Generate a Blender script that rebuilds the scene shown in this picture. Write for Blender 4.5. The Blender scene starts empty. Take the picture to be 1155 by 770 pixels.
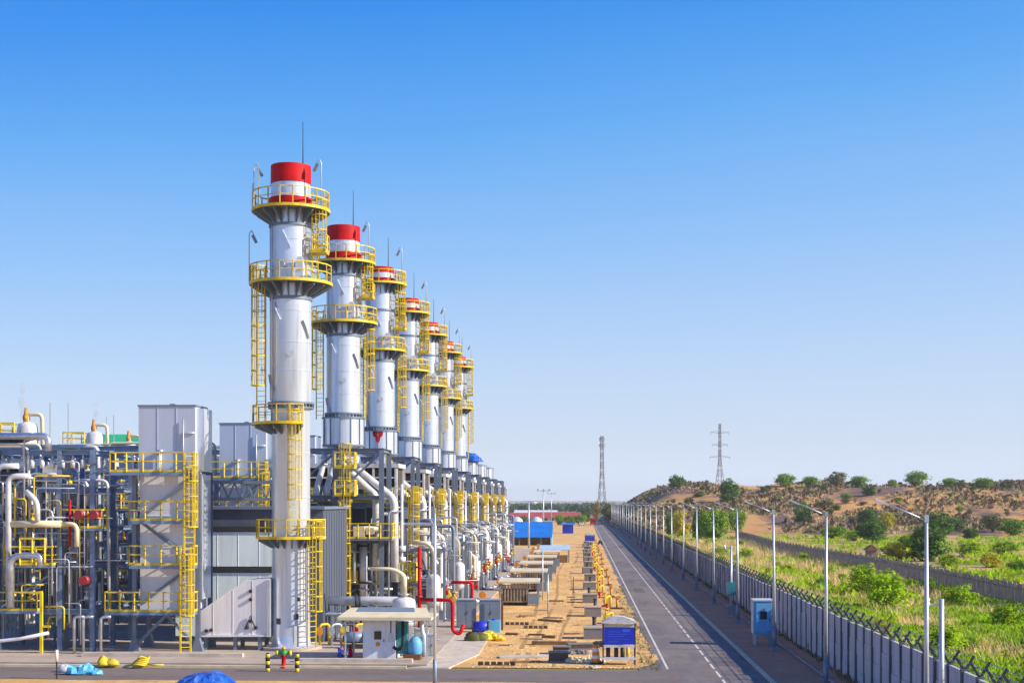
import bpy, math, random
from mathutils import Vector, Matrix, noise
random.seed(7)
S = bpy.context.scene
COL = S.collection
R = math.radians
PI = math.pi

# ------------------------------------------------------------------ camera geometry
CAMZ = 9.0
FPX = 1155 * 50 / 36.0
YAW = math.atan(80.5 / FPX)
FW = Vector((-math.sin(YAW), math.cos(YAW), 0)); RT = Vector((math.cos(YAW), math.sin(YAW), 0))
def ray(px, py):
    return FW + RT * ((px - 577.5) / FPX) + Vector((0, 0, -(py - 567) / FPX))
def G(px, py, z=0.0):
    d = ray(px, py); t = (z - CAMZ) / d.z
    p = Vector((0, 0, CAMZ)) + d * t
    return p
def smooth(a, b, x):
    t = max(0.0, min(1.0, (x - a) / (b - a))); return t * t * (3 - 2 * t)
def hill_h(x, y):
    # low rocky ridge on the right of the road
    d = y + 0.12 * x
    up = smooth(390, 640, d) * (1 - smooth(760, 1100, d))
    lf = smooth(6, 38, x)
    n = noise.fractal(Vector((x / 85, y / 60, 1.3)), 1.0, 2.0, 4)
    n2 = noise.noise(Vector((x / 14, y / 14, 4.1)))
    n3 = noise.noise(Vector((x / 31, y / 40, 8.1)))
    h = 16.4 * up * lf + up * lf * (2.6 * n + 1.0 * n2 + 1.6 * n3)
    return h - 0.45
def hit(px, py):
    d = ray(px, py); o = Vector((0, 0, CAMZ)); t = 40.0
    while t < 1500:
        p = o + d * t
        g = max(0.0, hill_h(p.x, p.y)) if p.x > 4 else 0.0
        if p.z <= g: return Vector((p.x, p.y, g)), t
        t += 1.5
    return None, t

# ------------------------------------------------------------------ materials
def mat(name, col, rough=0.6, metal=0.0, var=0.12, scale=1.5, dirt=None, damt=0.3, dscale=0.5, bump=0.0, bscale=8.0,
        streak=False, spec=0.5, transl=0.0):
    m = bpy.data.materials.new(name); m.use_nodes = True
    nt = m.node_tree; N = nt.nodes; L = nt.links
    b = N['Principled BSDF']
    b.inputs['Roughness'].default_value = rough; b.inputs['Metallic'].default_value = metal
    b.inputs['Specular IOR Level'].default_value = spec
    tc = N.new('ShaderNodeTexCoord')
    geo = N.new('ShaderNodeNewGeometry')
    mp = N.new('ShaderNodeMapping'); L.new(geo.outputs['Position'], mp.inputs['Vector'])
    if streak: mp.inputs['Scale'].default_value = (2.2, 2.2, 0.18)
    n = N.new('ShaderNodeTexNoise'); n.inputs['Scale'].default_value = scale; n.inputs['Detail'].default_value = 6
    L.new(mp.outputs[0], n.inputs['Vector'])
    mx = N.new('ShaderNodeMix'); mx.data_type = 'RGBA'; mx.blend_type = 'MIX'
    mr = N.new('ShaderNodeMapRange'); mr.inputs[1].default_value = 0.3; mr.inputs[2].default_value = 0.7
    L.new(n.outputs['Fac'], mr.inputs[0]); L.new(mr.outputs[0], mx.inputs[0])
    mx.inputs[6].default_value = tuple(max(0, c * (1 - var)) for c in col) + (1,)
    mx.inputs[7].default_value = tuple(min(1, c * (1 + var)) for c in col) + (1,)
    out = mx.outputs[2]
    if dirt:
        n2 = N.new('ShaderNodeTexNoise'); n2.inputs['Scale'].default_value = dscale; n2.inputs['Detail'].default_value = 8
        n2.inputs['Roughness'].default_value = 0.65
        L.new(mp.outputs[0], n2.inputs['Vector'])
        r2 = N.new('ShaderNodeMapRange'); r2.inputs[1].default_value = 0.5; r2.inputs[2].default_value = 0.72; r2.inputs[4].default_value = damt
        L.new(n2.outputs['Fac'], r2.inputs[0])
        m2 = N.new('ShaderNodeMix'); m2.data_type = 'RGBA'
        L.new(r2.outputs[0], m2.inputs[0]); L.new(out, m2.inputs[6]); m2.inputs[7].default_value = tuple(dirt) + (1,)
        out = m2.outputs[2]
    L.new(out, b.inputs['Base Color'])
    if bump:
        n3 = N.new('ShaderNodeTexNoise'); n3.inputs['Scale'].default_value = bscale; n3.inputs['Detail'].default_value = 6
        L.new(geo.outputs['Position'], n3.inputs['Vector'])
        bp = N.new('ShaderNodeBump'); bp.inputs['Strength'].default_value = bump; bp.inputs['Distance'].default_value = 0.05
        L.new(n3.outputs['Fac'], bp.inputs['Height']); L.new(bp.outputs[0], b.inputs['Normal'])
    if transl:
        t = N.new('ShaderNodeBsdfTranslucent'); L.new(out, t.inputs['Color'])
        ms = N.new('ShaderNodeMixShader'); ms.inputs[0].default_value = transl
        L.new(b.outputs[0], ms.inputs[1]); L.new(t.outputs[0], ms.inputs[2]); L.new(ms.outputs[0], N['Material Output'].inputs['Surface'])
    return m

M = {}
M['white'] = mat('white_paint', (.66, .71, .80), .30, .5, .1, .8, (.36, .31, .28), .62, 1.0, streak=True)
M['whitepipe'] = mat('white_pipe_paint', (.68, .69, .71), .45, .2, .12, 2, (.33, .24, .17), .6, 1.3)
M['silver'] = mat('insulation_sheet', (.60, .63, .68), .33, .8, .18, 2.5, (.3, .24, .2), .5, 1.4, bump=.15, bscale=5)
M['red'] = mat('red_paint', (.52, .004, .008), .6, 0, .2, 1.5, (.34, .02, .015), .6, 1.1, spec=.2)
M['darkred'] = mat('dark_red_paint', (.3, .02, .03), .5, 0, .15, 2)
M['yellow'] = mat('yellow_paint', (.76, .55, .012), .5, 0, .2, 2, (.33, .2, .06), .6, 1.6)
M['orange'] = mat('orange_paint', (.66, .25, .015), .5, 0, .2, 2, (.3, .13, .04), .6, 1.6)
M['steel'] = mat('blue_grey_steel', (.18, .26, .40), .5, .15, .2, 1.5, (.2, .17, .15), .35, 1)
M['greysteel'] = mat('grey_steel', (.17, .21, .28), .5, .1, .12, 1.5, (.2, .17, .15), .3, 1)
M['galv'] = mat('galvanised_steel', (.55, .57, .6), .45, .5, .1, 2)
M['dark'] = mat('dark_steel', (.035, .035, .04), .6, .1, .2, 2)
M['brown'] = mat('louvre_brown', (.07, .045, .03), .6, 0, .3, 3)
M['rust'] = mat('rusty_steel', (.2, .08, .03), .8, 0, .3, 2)
M['slate'] = mat('slate_cladding', (.085, .105, .15), .55, .1, .12, .8, (.13, .12, .12), .4, .8, streak=True)
M['pale'] = mat('pale_green_cladding', (.80, .90, .91), .5, .1, .05, .6, (.4, .42, .4), .4, .9, streak=True)
M['pinkwhite'] = mat('duct_plate', (.82, .79, .80), .45, .2, .06, .9, (.5, .42, .38), .35, 1.0, streak=True)
M['towerpanel'] = mat('tower_panel', (.52, .58, .70), .48, .2, .07, .8, (.35, .32, .3), .4, .8, streak=True)
M['towerlow'] = mat('tower_lower_panel', (.74, .74, .78), .48, .2, .07, .8, (.4, .34, .3), .4, .8, streak=True)
M['cream'] = mat('cream_roof', (.68, .60, .40), .6, 0, .1, 1.2, (.4, .3, .2), .35, .8)
M['blue'] = mat('blue_paint', (.01, .03, .52), .45, 0, .2, 3)
M['bluesheet'] = mat('blue_roof_sheet', (.012, .19, .62), .5, .1, .15, .6)
M['cyan'] = mat('light_blue_sheet', (.12, .48, .72), .5, 0, .1, .8)
M['markblue'] = mat('faded_blue_print', (.05, .14, .62), .5)
M['pylon'] = mat('weathered_pylon_steel', (.27, .28, .31), .7, .2, .1)
M['tarp'] = mat('blue_tarpaulin', (.015, .10, .46), .38, 0, .4, 2.5, (.10, .22, .5), .6, 2.2, bump=1.0, bscale=4)
M['skyblue'] = mat('light_blue_paint', (.10, .38, .66), .5, 0, .08, 1.5, (.3, .28, .25), .3, 1.5)
M['teal'] = mat('teal_paint', (.03, .25, .27), .5, 0, .15, 2)
M['greenroof'] = mat('green_roof_sheet', (.03, .42, .16), .5, 0, .15, .5)
M['green'] = mat('green_paint', (.02, .30, .06), .5)
M['glass'] = mat('dark_glass', (.02, .025, .03), .12, 0, .1, 2)
M['booth'] = mat('booth_wall', (.70, .74, .80), .5, 0, .05, 1, (.4, .36, .32), .35, 1.2, streak=True)
M['concrete'] = mat('concrete', (.44, .36, .29), .9, 0, .2, .7, (.24, .18, .13), .7, .35, bump=.3, bscale=14)
M['paleconcrete'] = mat('pale_concrete', (.55, .47, .38), .9, 0, .15, 1.5, (.3, .22, .15), .5, .9, bump=.3, bscale=14)
M['box'] = mat('grey_pit_concrete', (.20, .20, .21), .9, 0, .15, 1.2, (.3, .2, .1), .5, 1.2)
M['panelgrey'] = mat('blue_grey_panel', (.20, .26, .33), .5, .2, .1, 1)
M['kerb'] = mat('kerb_stone', (.66, .54, .36), .9, 0, .15, 1.5, (.2, .15, .1), .5, 1)
M['wood'] = mat('timber', (.24, .13, .05), .8, 0, .3, 3)
M['weather'] = mat('weathered_slats', (.30, .24, .18), .8, 0, .3, 2)
M['brick'] = mat('dark_blockwork', (.09, .07, .06), .9, 0, .3, 3)
M['skin'] = mat('skin', (.35, .19, .12), .6)
M['coverall'] = mat('blue_cloth', (.015, .06, .40), .8, 0, .2, 5)
M['rubber'] = mat('black_rubber', (.015, .015, .017), .8)
M['redroof'] = mat('red_roof_sheet', (.38, .07, .06), .7, 0, .15, .3)
M['plaster'] = mat('plaster_wall', (.52, .46, .38), .8, 0, .1, .6)
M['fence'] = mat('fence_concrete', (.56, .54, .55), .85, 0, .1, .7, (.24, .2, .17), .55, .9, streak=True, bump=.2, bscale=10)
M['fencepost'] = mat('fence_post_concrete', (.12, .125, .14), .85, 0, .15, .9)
M['palisade'] = mat('weathered_palisade', (.19, .17, .165), .8, .1, .25, 1.3)
M['bark'] = mat('bark', (.10, .07, .045), .9, 0, .3, 3)
def leafmat(name, a, tr=.3): return mat(name, a, .65, 0, .5, .9, (a[0] * 1.5 + .05, a[1] * 1.25 + .02, a[2] * 1.3 + .01), .6, .35, spec=.2, transl=tr)
M['leafdark'] = leafmat('dark_green_leaves', (.085, .18, .018))
M['leafmid'] = leafmat('mid_green_leaves', (.19, .34, .012))
M['leaflight'] = leafmat('bright_green_leaves', (.36, .53, .012), .45)
M['leafyellow'] = leafmat('yellow_green_leaves', (.50, .44, .02), .35)
M['leafolive'] = leafmat('olive_leaves', (.17, .18, .06))
M['leafochre'] = leafmat('ochre_leaves', (.34, .22, .04))
M['dry'] = leafmat('dry_grass_blades', (.80, .56, .24), .3)
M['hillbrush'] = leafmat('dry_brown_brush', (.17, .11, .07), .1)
M['farwood'] = leafmat('far_leaves', (.035, .085, .03))

def ground_mat(name, c1, c2, c3, s1=.25, s2=1.6, lo=.42, hi=.6, bump=.5, bscale=6, rough=.95, stretch=(1, 1, 1)):
    """three-colour noise ground: c1 base, c2 patches, c3 fine speckle"""
    m = bpy.data.materials.new(name); m.use_nodes = True
    nt = m.node_tree; N = nt.nodes; L = nt.links; b = N['Principled BSDF']
    b.inputs['Roughness'].default_value = rough; b.inputs['Specular IOR Level'].default_value = .2
    geo = N.new('ShaderNodeNewGeometry'); mp = N.new('ShaderNodeMapping'); mp.inputs['Scale'].default_value = stretch
    L.new(geo.outputs['Position'], mp.inputs['Vector'])
    def noi(s, d=8, r=.68):
        n = N.new('ShaderNodeTexNoise'); n.inputs['Scale'].default_value = s; n.inputs['Detail'].default_value = max(d, 9)
        n.inputs['Roughness'].default_value = r; L.new(mp.outputs[0], n.inputs['Vector']); return n.outputs['Fac']
    def rng(x, a, bb, o=1.0):
        r = N.new('ShaderNodeMapRange'); r.inputs[1].default_value = a; r.inputs[2].default_value = bb; r.inputs[4].default_value = o
        L.new(x, r.inputs[0]); return r.outputs[0]
    def mix(f, x, y):
        k = N.new('ShaderNodeMix'); k.data_type = 'RGBA'; L.new(f, k.inputs[0])
        for i, c in ((6, x), (7, y)):
            if isinstance(c, tuple): k.inputs[i].default_value = c + (1,)
            else: L.new(c, k.inputs[i])
        return k.outputs[2]
    c = mix(rng(noi(s1), lo, hi), c1, c2)
    c = mix(rng(noi(s2, 6, .7), .5, .68, .75), c, c3)
    L.new(c, b.inputs['Base Color'])
    bp = N.new('ShaderNodeBump'); bp.inputs['Strength'].default_value = bump; bp.inputs['Distance'].default_value = .08
    L.new(noi(bscale), bp.inputs['Height']); L.new(bp.outputs[0], b.inputs['Normal'])
    return m
M['dirt'] = ground_mat('sandy_dirt', (.80, .49, .175), (.62, .36, .135), (.44, .27, .13), .22, 1.3, .43, .57, stretch=(1.1, .8, 1))
M['rut'] = ground_mat('packed_rut', (.50, .29, .10), (.40, .23, .09), (.34, .20, .09), .5, 2)
M['verge'] = ground_mat('verge_dirt', (.66, .29, .155), (.55, .24, .13), (.40, .19, .11), .4, 2.2)
M['field'] = ground_mat('field_soil', (.62, .38, .14), (.22, .26, .04), (.42, .25, .10), .06, .7, .44, .58)
M['plain'] = ground_mat('plain_scrub', (.34, .27, .11), (.08, .13, .04), (.2, .17, .06), .006, .08)
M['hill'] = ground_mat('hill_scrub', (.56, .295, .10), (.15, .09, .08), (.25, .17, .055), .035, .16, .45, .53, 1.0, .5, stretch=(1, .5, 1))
M['asphalt'] = ground_mat('asphalt', (.205, .175, .16), (.145, .128, .13), (.26, .215, .18), .22, 1.3, .44, .58, .25, 30, .85, stretch=(1, .25, 1))
M['asphaltcross'] = ground_mat('asphalt_cross', (.20, .168, .15), (.155, .13, .125), (.30, .22, .15), .3, 5, .4, .62, .25, 30, .85, stretch=(.25, 1, 1))
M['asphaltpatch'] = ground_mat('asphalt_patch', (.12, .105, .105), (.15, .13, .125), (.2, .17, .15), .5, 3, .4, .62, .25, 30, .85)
M['paintline'] = mat('worn_road_paint', (.62, .58, .52), .8, 0, .1, 2, (.2, .17, .16), .75, 2.5)

# ------------------------------------------------------------------ mesh builder
class MB:
    def __init__(s): s.v = []; s.f = []; s.sm = []; s.mi = []; s.m = 0
    def _add(s, vs, fs, smooth=False):
        o = len(s.v); s.v += [tuple(p) for p in vs]
        for f in fs:
            s.f.append(tuple(i + o for i in f)); s.sm.append(smooth); s.mi.append(s.m)
    def box(s, x0, y0, z0, x1, y1, z1):
        s._add([(x0, y0, z0), (x1, y0, z0), (x1, y1, z0), (x0, y1, z0), (x0, y0, z1), (x1, y0, z1), (x1, y1, z1), (x0, y1, z1)],
               [(3, 2, 1, 0), (4, 5, 6, 7), (0, 1, 5, 4), (1, 2, 6, 5), (2, 3, 7, 6), (3, 0, 4, 7)]); return s
    def obox(s, c, sz, rz=0, rx=0, ry=0):
        m = Matrix.Rotation(rz, 3, 'Z') @ Matrix.Rotation(ry, 3, 'Y') @ Matrix.Rotation(rx, 3, 'X'); c = Vector(c)
        a, b, h = sz[0] / 2, sz[1] / 2, sz[2] / 2
        vs = [c + m @ Vector(p) for p in [(-a, -b, -h), (a, -b, -h), (a, b, -h), (-a, b, -h), (-a, -b, h), (a, -b, h), (a, b, h), (-a, b, h)]]
        s._add(vs, [(3, 2, 1, 0), (4, 5, 6, 7), (0, 1, 5, 4), (1, 2, 6, 5), (2, 3, 7, 6), (3, 0, 4, 7)]); return s
    def bar(s, p, q, w, h=None):
        h = h or w; p = Vector(p); q = Vector(q); d = (q - p)
        if d.length < 1e-6: return s
        d.normalize()
        up = Vector((0, 0, 1)) if abs(d.z) < .95 else Vector((0, 1, 0))
        a = d.cross(up).normalized() * w / 2; b = a.cross(d).normalized() * h / 2
        s._add([p - a - b, p + a - b, p + a + b, p - a + b, q - a - b, q + a - b, q + a + b, q - a + b],
               [(0, 1, 2, 3), (7, 6, 5, 4), (0, 4, 5, 1), (1, 5, 6, 2), (2, 6, 7, 3), (3, 7, 4, 0)]); return s
    def tube(s, pts, r, n=10, r1=None, bend=0.0, closed=False):
        P = [Vector(p) for p in pts]
        if bend > 0 and len(P) > 2:
            Q = [P[0]]
            for i in range(1, len(P) - 1):
                a = (P[i - 1] - P[i]); b = (P[i + 1] - P[i]); k = min(bend, a.length * .45, b.length * .45)
                A = P[i] + a.normalized() * k; B = P[i] + b.normalized() * k
                for t in (0, .25, .5, .75, 1): Q.append((1 - t) ** 2 * A + 2 * t * (1 - t) * P[i] + t * t * B)
            Q.append(P[-1]); P = Q
        r1 = r if r1 is None else r1
        vs = []; ref = None
        for i, p in enumerate(P):
            if i == 0: d = P[1] - P[0]
            elif i == len(P) - 1: d = P[-1] - P[-2]
            else: d = (P[i] - P[i - 1]).normalized() + (P[i + 1] - P[i]).normalized()
            d.normalize()
            if ref is None:
                ref = Vector((0, 0, 1)) if abs(d.z) < .9 else Vector((1, 0, 0))
            a = (ref - d * ref.dot(d)).normalized(); ref = a; b = d.cross(a)
            rr = r + (r1 - r) * i / (len(P) - 1)
            for k in range(n):
                t = 2 * PI * k / n; vs.append(p + a * rr * math.cos(t) + b * rr * math.sin(t))
        fs = []
        for i in range(len(P) - 1):
            for k in range(n):
                fs.append((i * n + k, i * n + (k + 1) % n, (i + 1) * n + (k + 1) % n, (i + 1) * n + k))
        s._add(vs, fs, True); o = len(s.v) - len(vs)
        for base, rev in ((0, True), ((len(P) - 1) * n, False)):
            c = [o + base + k for k in range(n)]
            s.f.append(tuple(reversed(c)) if rev else tuple(c)); s.sm.append(False); s.mi.append(s.m)
        return s
    def cyl(s, p, q, r, r1=None, n=16): return s.tube([p, q], r, n, r1)
    def lathe(s, prof, c=(0, 0, 0), n=32, a0=0.0, a1=2 * PI, smooth=True):
        full = abs(a1 - a0 - 2 * PI) < 1e-6; k = n if full else n + 1
        vs = []
        for r, z in prof:
            for i in range(k):
                a = a0 + (a1 - a0) * i / n; vs.append((c[0] + r * math.cos(a), c[1] + r * math.sin(a), c[2] + z))
        for j in range(len(prof) - 1):
            fs = []
            for i in range(n):
                i2 = (i + 1) % k; fs.append((j * k + i, j * k + i2, (j + 1) * k + i2, (j + 1) * k + i))
            flat = abs(prof[j][1] - prof[j + 1][1]) < 1e-4
            o = len(s.v)
            if j == 0: base = o; s.v += vs
            for f in fs:
                s.f.append(tuple(q + base for q in f)); s.sm.append(smooth and not flat); s.mi.append(s.m)
        return s
    def ringsolid(s, r0, r1, z0, z1, a0=0.0, a1=2 * PI, n=36, c=(0, 0, 0)):
        # closed annular slab, own verts per face band so shading stays crisp
        for prof in ([(r1, z0), (r1, z1)], [(r1, z1), (r0, z1)], [(r0, z1), (r0, z0)], [(r0, z0), (r1, z0)]):
            s.lathe(prof, c, n, a0, a1)
        if a1 - a0 < 2 * PI - .01:
            for a in (a0, a1):
                ca, sa = math.cos(a), math.sin(a)
                s._add([(c[0] + r * ca, c[1] + r * sa, c[2] + z) for r, z in ((r0, z0), (r1, z0), (r1, z1), (r0, z1))], [(0, 1, 2, 3)])
        return s
    def prism(s, pts, vec):
        n = len(pts); vec = Vector(vec); a = [Vector(p) for p in pts]
        s._add(a + [p + vec for p in a], [tuple(range(n)), tuple(reversed(range(n, 2 * n)))] +
               [((i + 1) % n, i, n + i, n + (i + 1) % n) for i in range(n)]); return s
    def quad(s, a, b, c, d): s._add([a, b, c, d], [(0, 1, 2, 3)]); return s
    def build(s, name, mats, parent=None, loc=None):
        me = bpy.data.meshes.new(name); me.from_pydata(s.v, [], s.f)
        me.polygons.foreach_set('use_smooth', s.sm)
        if not isinstance(mats, (list, tuple)): mats = [mats]
        for m in mats: me.materials.append(M[m] if isinstance(m, str) else m)
        if len(mats) > 1: me.polygons.foreach_set('material_index', s.mi)
        me.update()
        o = bpy.data.objects.new(name, me); COL.objects.link(o)
        if parent: o.parent = parent
        if loc: o.location = loc
        return o

def tag(o, label, cat, group=None):
    o['label'] = label; o['category'] = cat
    if group: o['group'] = group
    return o
def thing(name, label, cat, loc=(0, 0, 0), rz=0, group=None):
    o = bpy.data.objects.new(name, None); o.empty_display_size = .3; COL.objects.link(o)
    o.location = loc; o.rotation_euler = (0, 0, rz); return tag(o, label, cat, group)
def struct(o, kind='structure'): o['kind'] = kind; return o
def copy_tree(o, parent=None):
    c = o.copy(); COL.objects.link(c)
    if parent: c.parent = parent
    for ch in KIDS(o): copy_tree(ch, c)
    return c
def KIDS(o): return [c for c in o.children]
def clone(o, loc, label, rz=None, scale=None, group=None):
    c = copy_tree(o); c.location = loc; c['label'] = label
    if rz is not None: c.rotation_euler = (0, 0, rz)
    if scale: c.scale = scale
    if group: c['group'] = group
    return c
ORD = ['nearest', 'second', 'third', 'fourth', 'fifth', 'sixth', 'seventh', 'eighth', 'ninth', 'tenth', 'eleventh', 'twelfth',
       'thirteenth', 'fourteenth', 'fifteenth', 'sixteenth', 'seventeenth', 'eighteenth', 'nineteenth', 'twentieth', 'twenty-first',
       'twenty-second', 'twenty-third', 'twenty-fourth', 'twenty-fifth', 'twenty-sixth', 'twenty-seventh', 'twenty-eighth', 'twenty-ninth', 'thirtieth']

# ------------------------------------------------------------------ small builders
def rail(mb, pts, h=1.1, step=1.2, w=.06, closed=False, toe=True):
    P = [Vector(p) for p in pts]
    if closed: P = P + [P[0]]
    for a, b in zip(P[:-1], P[1:]):
        L = (b - a).length; n = max(1, round(L / step))
        for k in range(n + 1):
            q = a + (b - a) * k / n; mb.obox(q + Vector((0, 0, h / 2)), (w, w, h), R(40))
        mb.bar(a + Vector((0, 0, h)), b + Vector((0, 0, h)), w * 1.15)
        mb.bar(a + Vector((0, 0, h * .55)), b + Vector((0, 0, h * .55)), w * .8)
        if toe: mb.bar(a + Vector((0, 0, .07)), b + Vector((0, 0, .07)), .02, .14)
    return mb
def arc(r, z, a0, a1, n): return [(r * math.cos(a0 + (a1 - a0) * i / n), r * math.sin(a0 + (a1 - a0) * i / n), z) for i in range(n + 1)]
def ladder(mb, x, y, z0, z1, ang, w=.55, cage=True, t=.07):
    d = Vector((math.cos(ang), math.sin(ang), 0)); tn = Vector((-d.y, d.x, 0)); o = Vector((x, y, 0))
    for sg in (-1, 1):
        p = o + tn * sg * w / 2; mb.bar(p + Vector((0, 0, z0)), p + Vector((0, 0, z1 + 1.0)), t)
    z = z0 + .3
    while z < z1 + .9:
        mb.bar(o - tn * w / 2 + Vector((0, 0, z)), o + tn * w / 2 + Vector((0, 0, z)), .035); z += .32
    if cage:
        zs = []; z = z0 + 2.2
        while z < z1 + 1.1: zs.append(z); z += .9
        rr = .42
        hoop = [o + tn * (w / 2 + .0) * 1] + [o + d * (.32 + rr * math.sin(a)) + tn * (rr * math.cos(a)) for a in [PI * k / 6 for k in range(7)]] + [o - tn * w / 2]
        for z in zs:
            for a, b in zip(hoop[:-1], hoop[1:]): mb.bar(a + Vector((0, 0, z)), b + Vector((0, 0, z)), .07, .06)
        if len(zs) > 1:
            for p in hoop[1:-1]: mb.bar(p + Vector((0, 0, zs[0])), p + Vector((0, 0, zs[-1])), .045)
    return mb
def deck_rect(mb, x0, y0, x1, y1, z, t=.14): return mb.box(x0, y0, z - t, x1, y1, z)
def ibeam(mb, p, q, s=.3):
    # simple H section from three bars
    p = Vector(p); q = Vector(q); d = (q - p).normalized()
    up = Vector((0, 0, 1)) if abs(d.z) < .9 else Vector((0, 1, 0))
    b = (d.cross(up)).normalized().cross(d).normalized()
    mb.bar(p + b * s * .45, q + b * s * .45, s, s * .1); mb.bar(p - b * s * .45, q - b * s * .45, s, s * .1)
    mb.bar(p, q, s * .1, s * .8); return mb

# ================================================================== SETTING
def sheet(name, x0, y0, x1, y1, z, m, nx=1, ny=1):
    mb = MB(); 
    vs = [(x0 + (x1 - x0) * i / nx, y0 + (y1 - y0) * j / ny, z) for j in range(ny + 1) for i in range(nx + 1)]
    fs = [(j * (nx + 1) + i, j * (nx + 1) + i + 1, (j + 1) * (nx + 1) + i + 1, (j + 1) * (nx + 1) + i) for j in range(ny) for i in range(nx)]
    mb._add(vs, fs); return struct(mb.build(name, m))
sheet('ground', -9000, -300, 9000, 9500, -.03, 'plain')
sheet('field', 13.6, -40, 330, 560, 0.0, 'field')
# sandy yard with a ragged edge along the road
def ragged(name, m, z, ys, xl, xr):
    mb = MB(); vs = []; 
    for y in ys: vs += [(xl(y), y, z), (xr(y), y, z)]
    mb._add(vs, [(2 * i, 2 * i + 1, 2 * i + 3, 2 * i + 2) for i in range(len(ys) - 1)]); return struct(mb.build(name, m))
ys = [-40 + 1.2 * i for i in range(720)]
ragged('asphalt_road', 'asphalt', 0.0, ys, lambda y: 3.0, lambda y: 9.35)
ragged('dirt_yard', 'dirt', .012, [y for y in ys if y > 76.6],
       lambda y: -80, lambda y: 3.95 + .35 * noise.noise(Vector((y / 5, 0, 0))) + .22 * noise.noise(Vector((y / 1.3, 3, 0))) - 1.2 * (1 - smooth(76.6, 80, y)))
xs = [-90 + 1.0 * i for i in range(96)]
mb = MB(); vs = []
for x in xs: vs += [(x, 71.35 + .25 * noise.noise(Vector((x / 3, 5, 0))), .006), (x, 76.7 + .3 * noise.noise(Vector((x / 3, 9, 0))) * smooth(-9, -5, x) , .006)]
mb._add(vs, [(2 * i, 2 * i + 2, 2 * i + 3, 2 * i + 1) for i in range(len(xs) - 1)]); struct(mb.build('asphalt_cross_road', 'asphaltcross'))
sheet('dirt_forecourt', -90, -40, 2.9, 71.6, .002, 'dirt')
ragged('verge', 'verge', .02, ys, lambda y: 9.55, lambda y: 13.64)
mb = MB(); mb.box(9.35, -40, -.02, 9.56, 820, .12); struct(mb.build('road_kerb', 'kerb'))
# markings
mb = MB()
y = 77.5
while y < 640:
    mb.box(4.5, y, .0, 4.63, min(y + 11.9, 640), .009); y += 12
struct(mb.build('edge_line', 'paintline'))
mb = MB(); y = 20
while y < 640:
    mb.box(7.03, y, 0, 7.15, y + 2.6, .009); y += 3.6
struct(mb.build('centre_line', 'paintline'))
# concrete apron under the plant, with kerb and a path
mb = MB(); mb.box(-80, 77.9, -.05, -8.6, 275, .13); struct(mb.build('plant_apron', 'concrete'))
mb = MB(); mb.box(-80, 76.75, -.05, -9.6, 77.05, .14); struct(mb.build('apron_kerb', 'kerb'))
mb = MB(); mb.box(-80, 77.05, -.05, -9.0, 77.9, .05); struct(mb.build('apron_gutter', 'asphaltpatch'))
mb = MB(); mb.prism([(-9.6, 76.9, -.02), (-7.3, 77.0, -.02), (-6.2, 84, -.02), (-6.3, 99, -.02), (-8.58, 99, -.02), (-8.58, 77.9, -.02)], (0, 0, .09)); struct(mb.build('concrete_path', 'paleconcrete'))
# ridge on the right
mb = MB(); nx, ny = 170, 160
X0, X1, Y0, Y1 = 5, 640, 340, 1120
vs = []
for j in range(ny + 1):
    for i in range(nx + 1):
        x = X0 + (X1 - X0) * (i / nx) ** 1.25; y = Y0 + (Y1 - Y0) * j / ny; vs.append((x, y, hill_h(x, y)))
mb._add(vs, [(j * (nx + 1) + i, j * (nx + 1) + i + 1, (j + 1) * (nx + 1) + i + 1, (j + 1) * (nx + 1) + i) for j in range(ny) for i in range(nx)], True)
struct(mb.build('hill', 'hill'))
# far blue hills on the horizon
mb = MB(); n = 160; vs = []
for i in range(n + 1):
    x = -6500 + 13000 * i / n
    h = 22 + 22 * (noise.noise(Vector((x / 900, 2.2, 0))) + .4 * noise.noise(Vector((x / 240, 7, 0))))
    vs += [(x, 6800, -5), (x, 7600, max(8, h)), (x, 8600, -5)]
mb._add(vs, [(3 * i + k, 3 * i + 3 + k, 3 * i + 4 + k, 3 * i + 1 + k) for i in range(n) for k in (0, 1)], True)
struct(mb.build('distant_hills', 'plain'))

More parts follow.
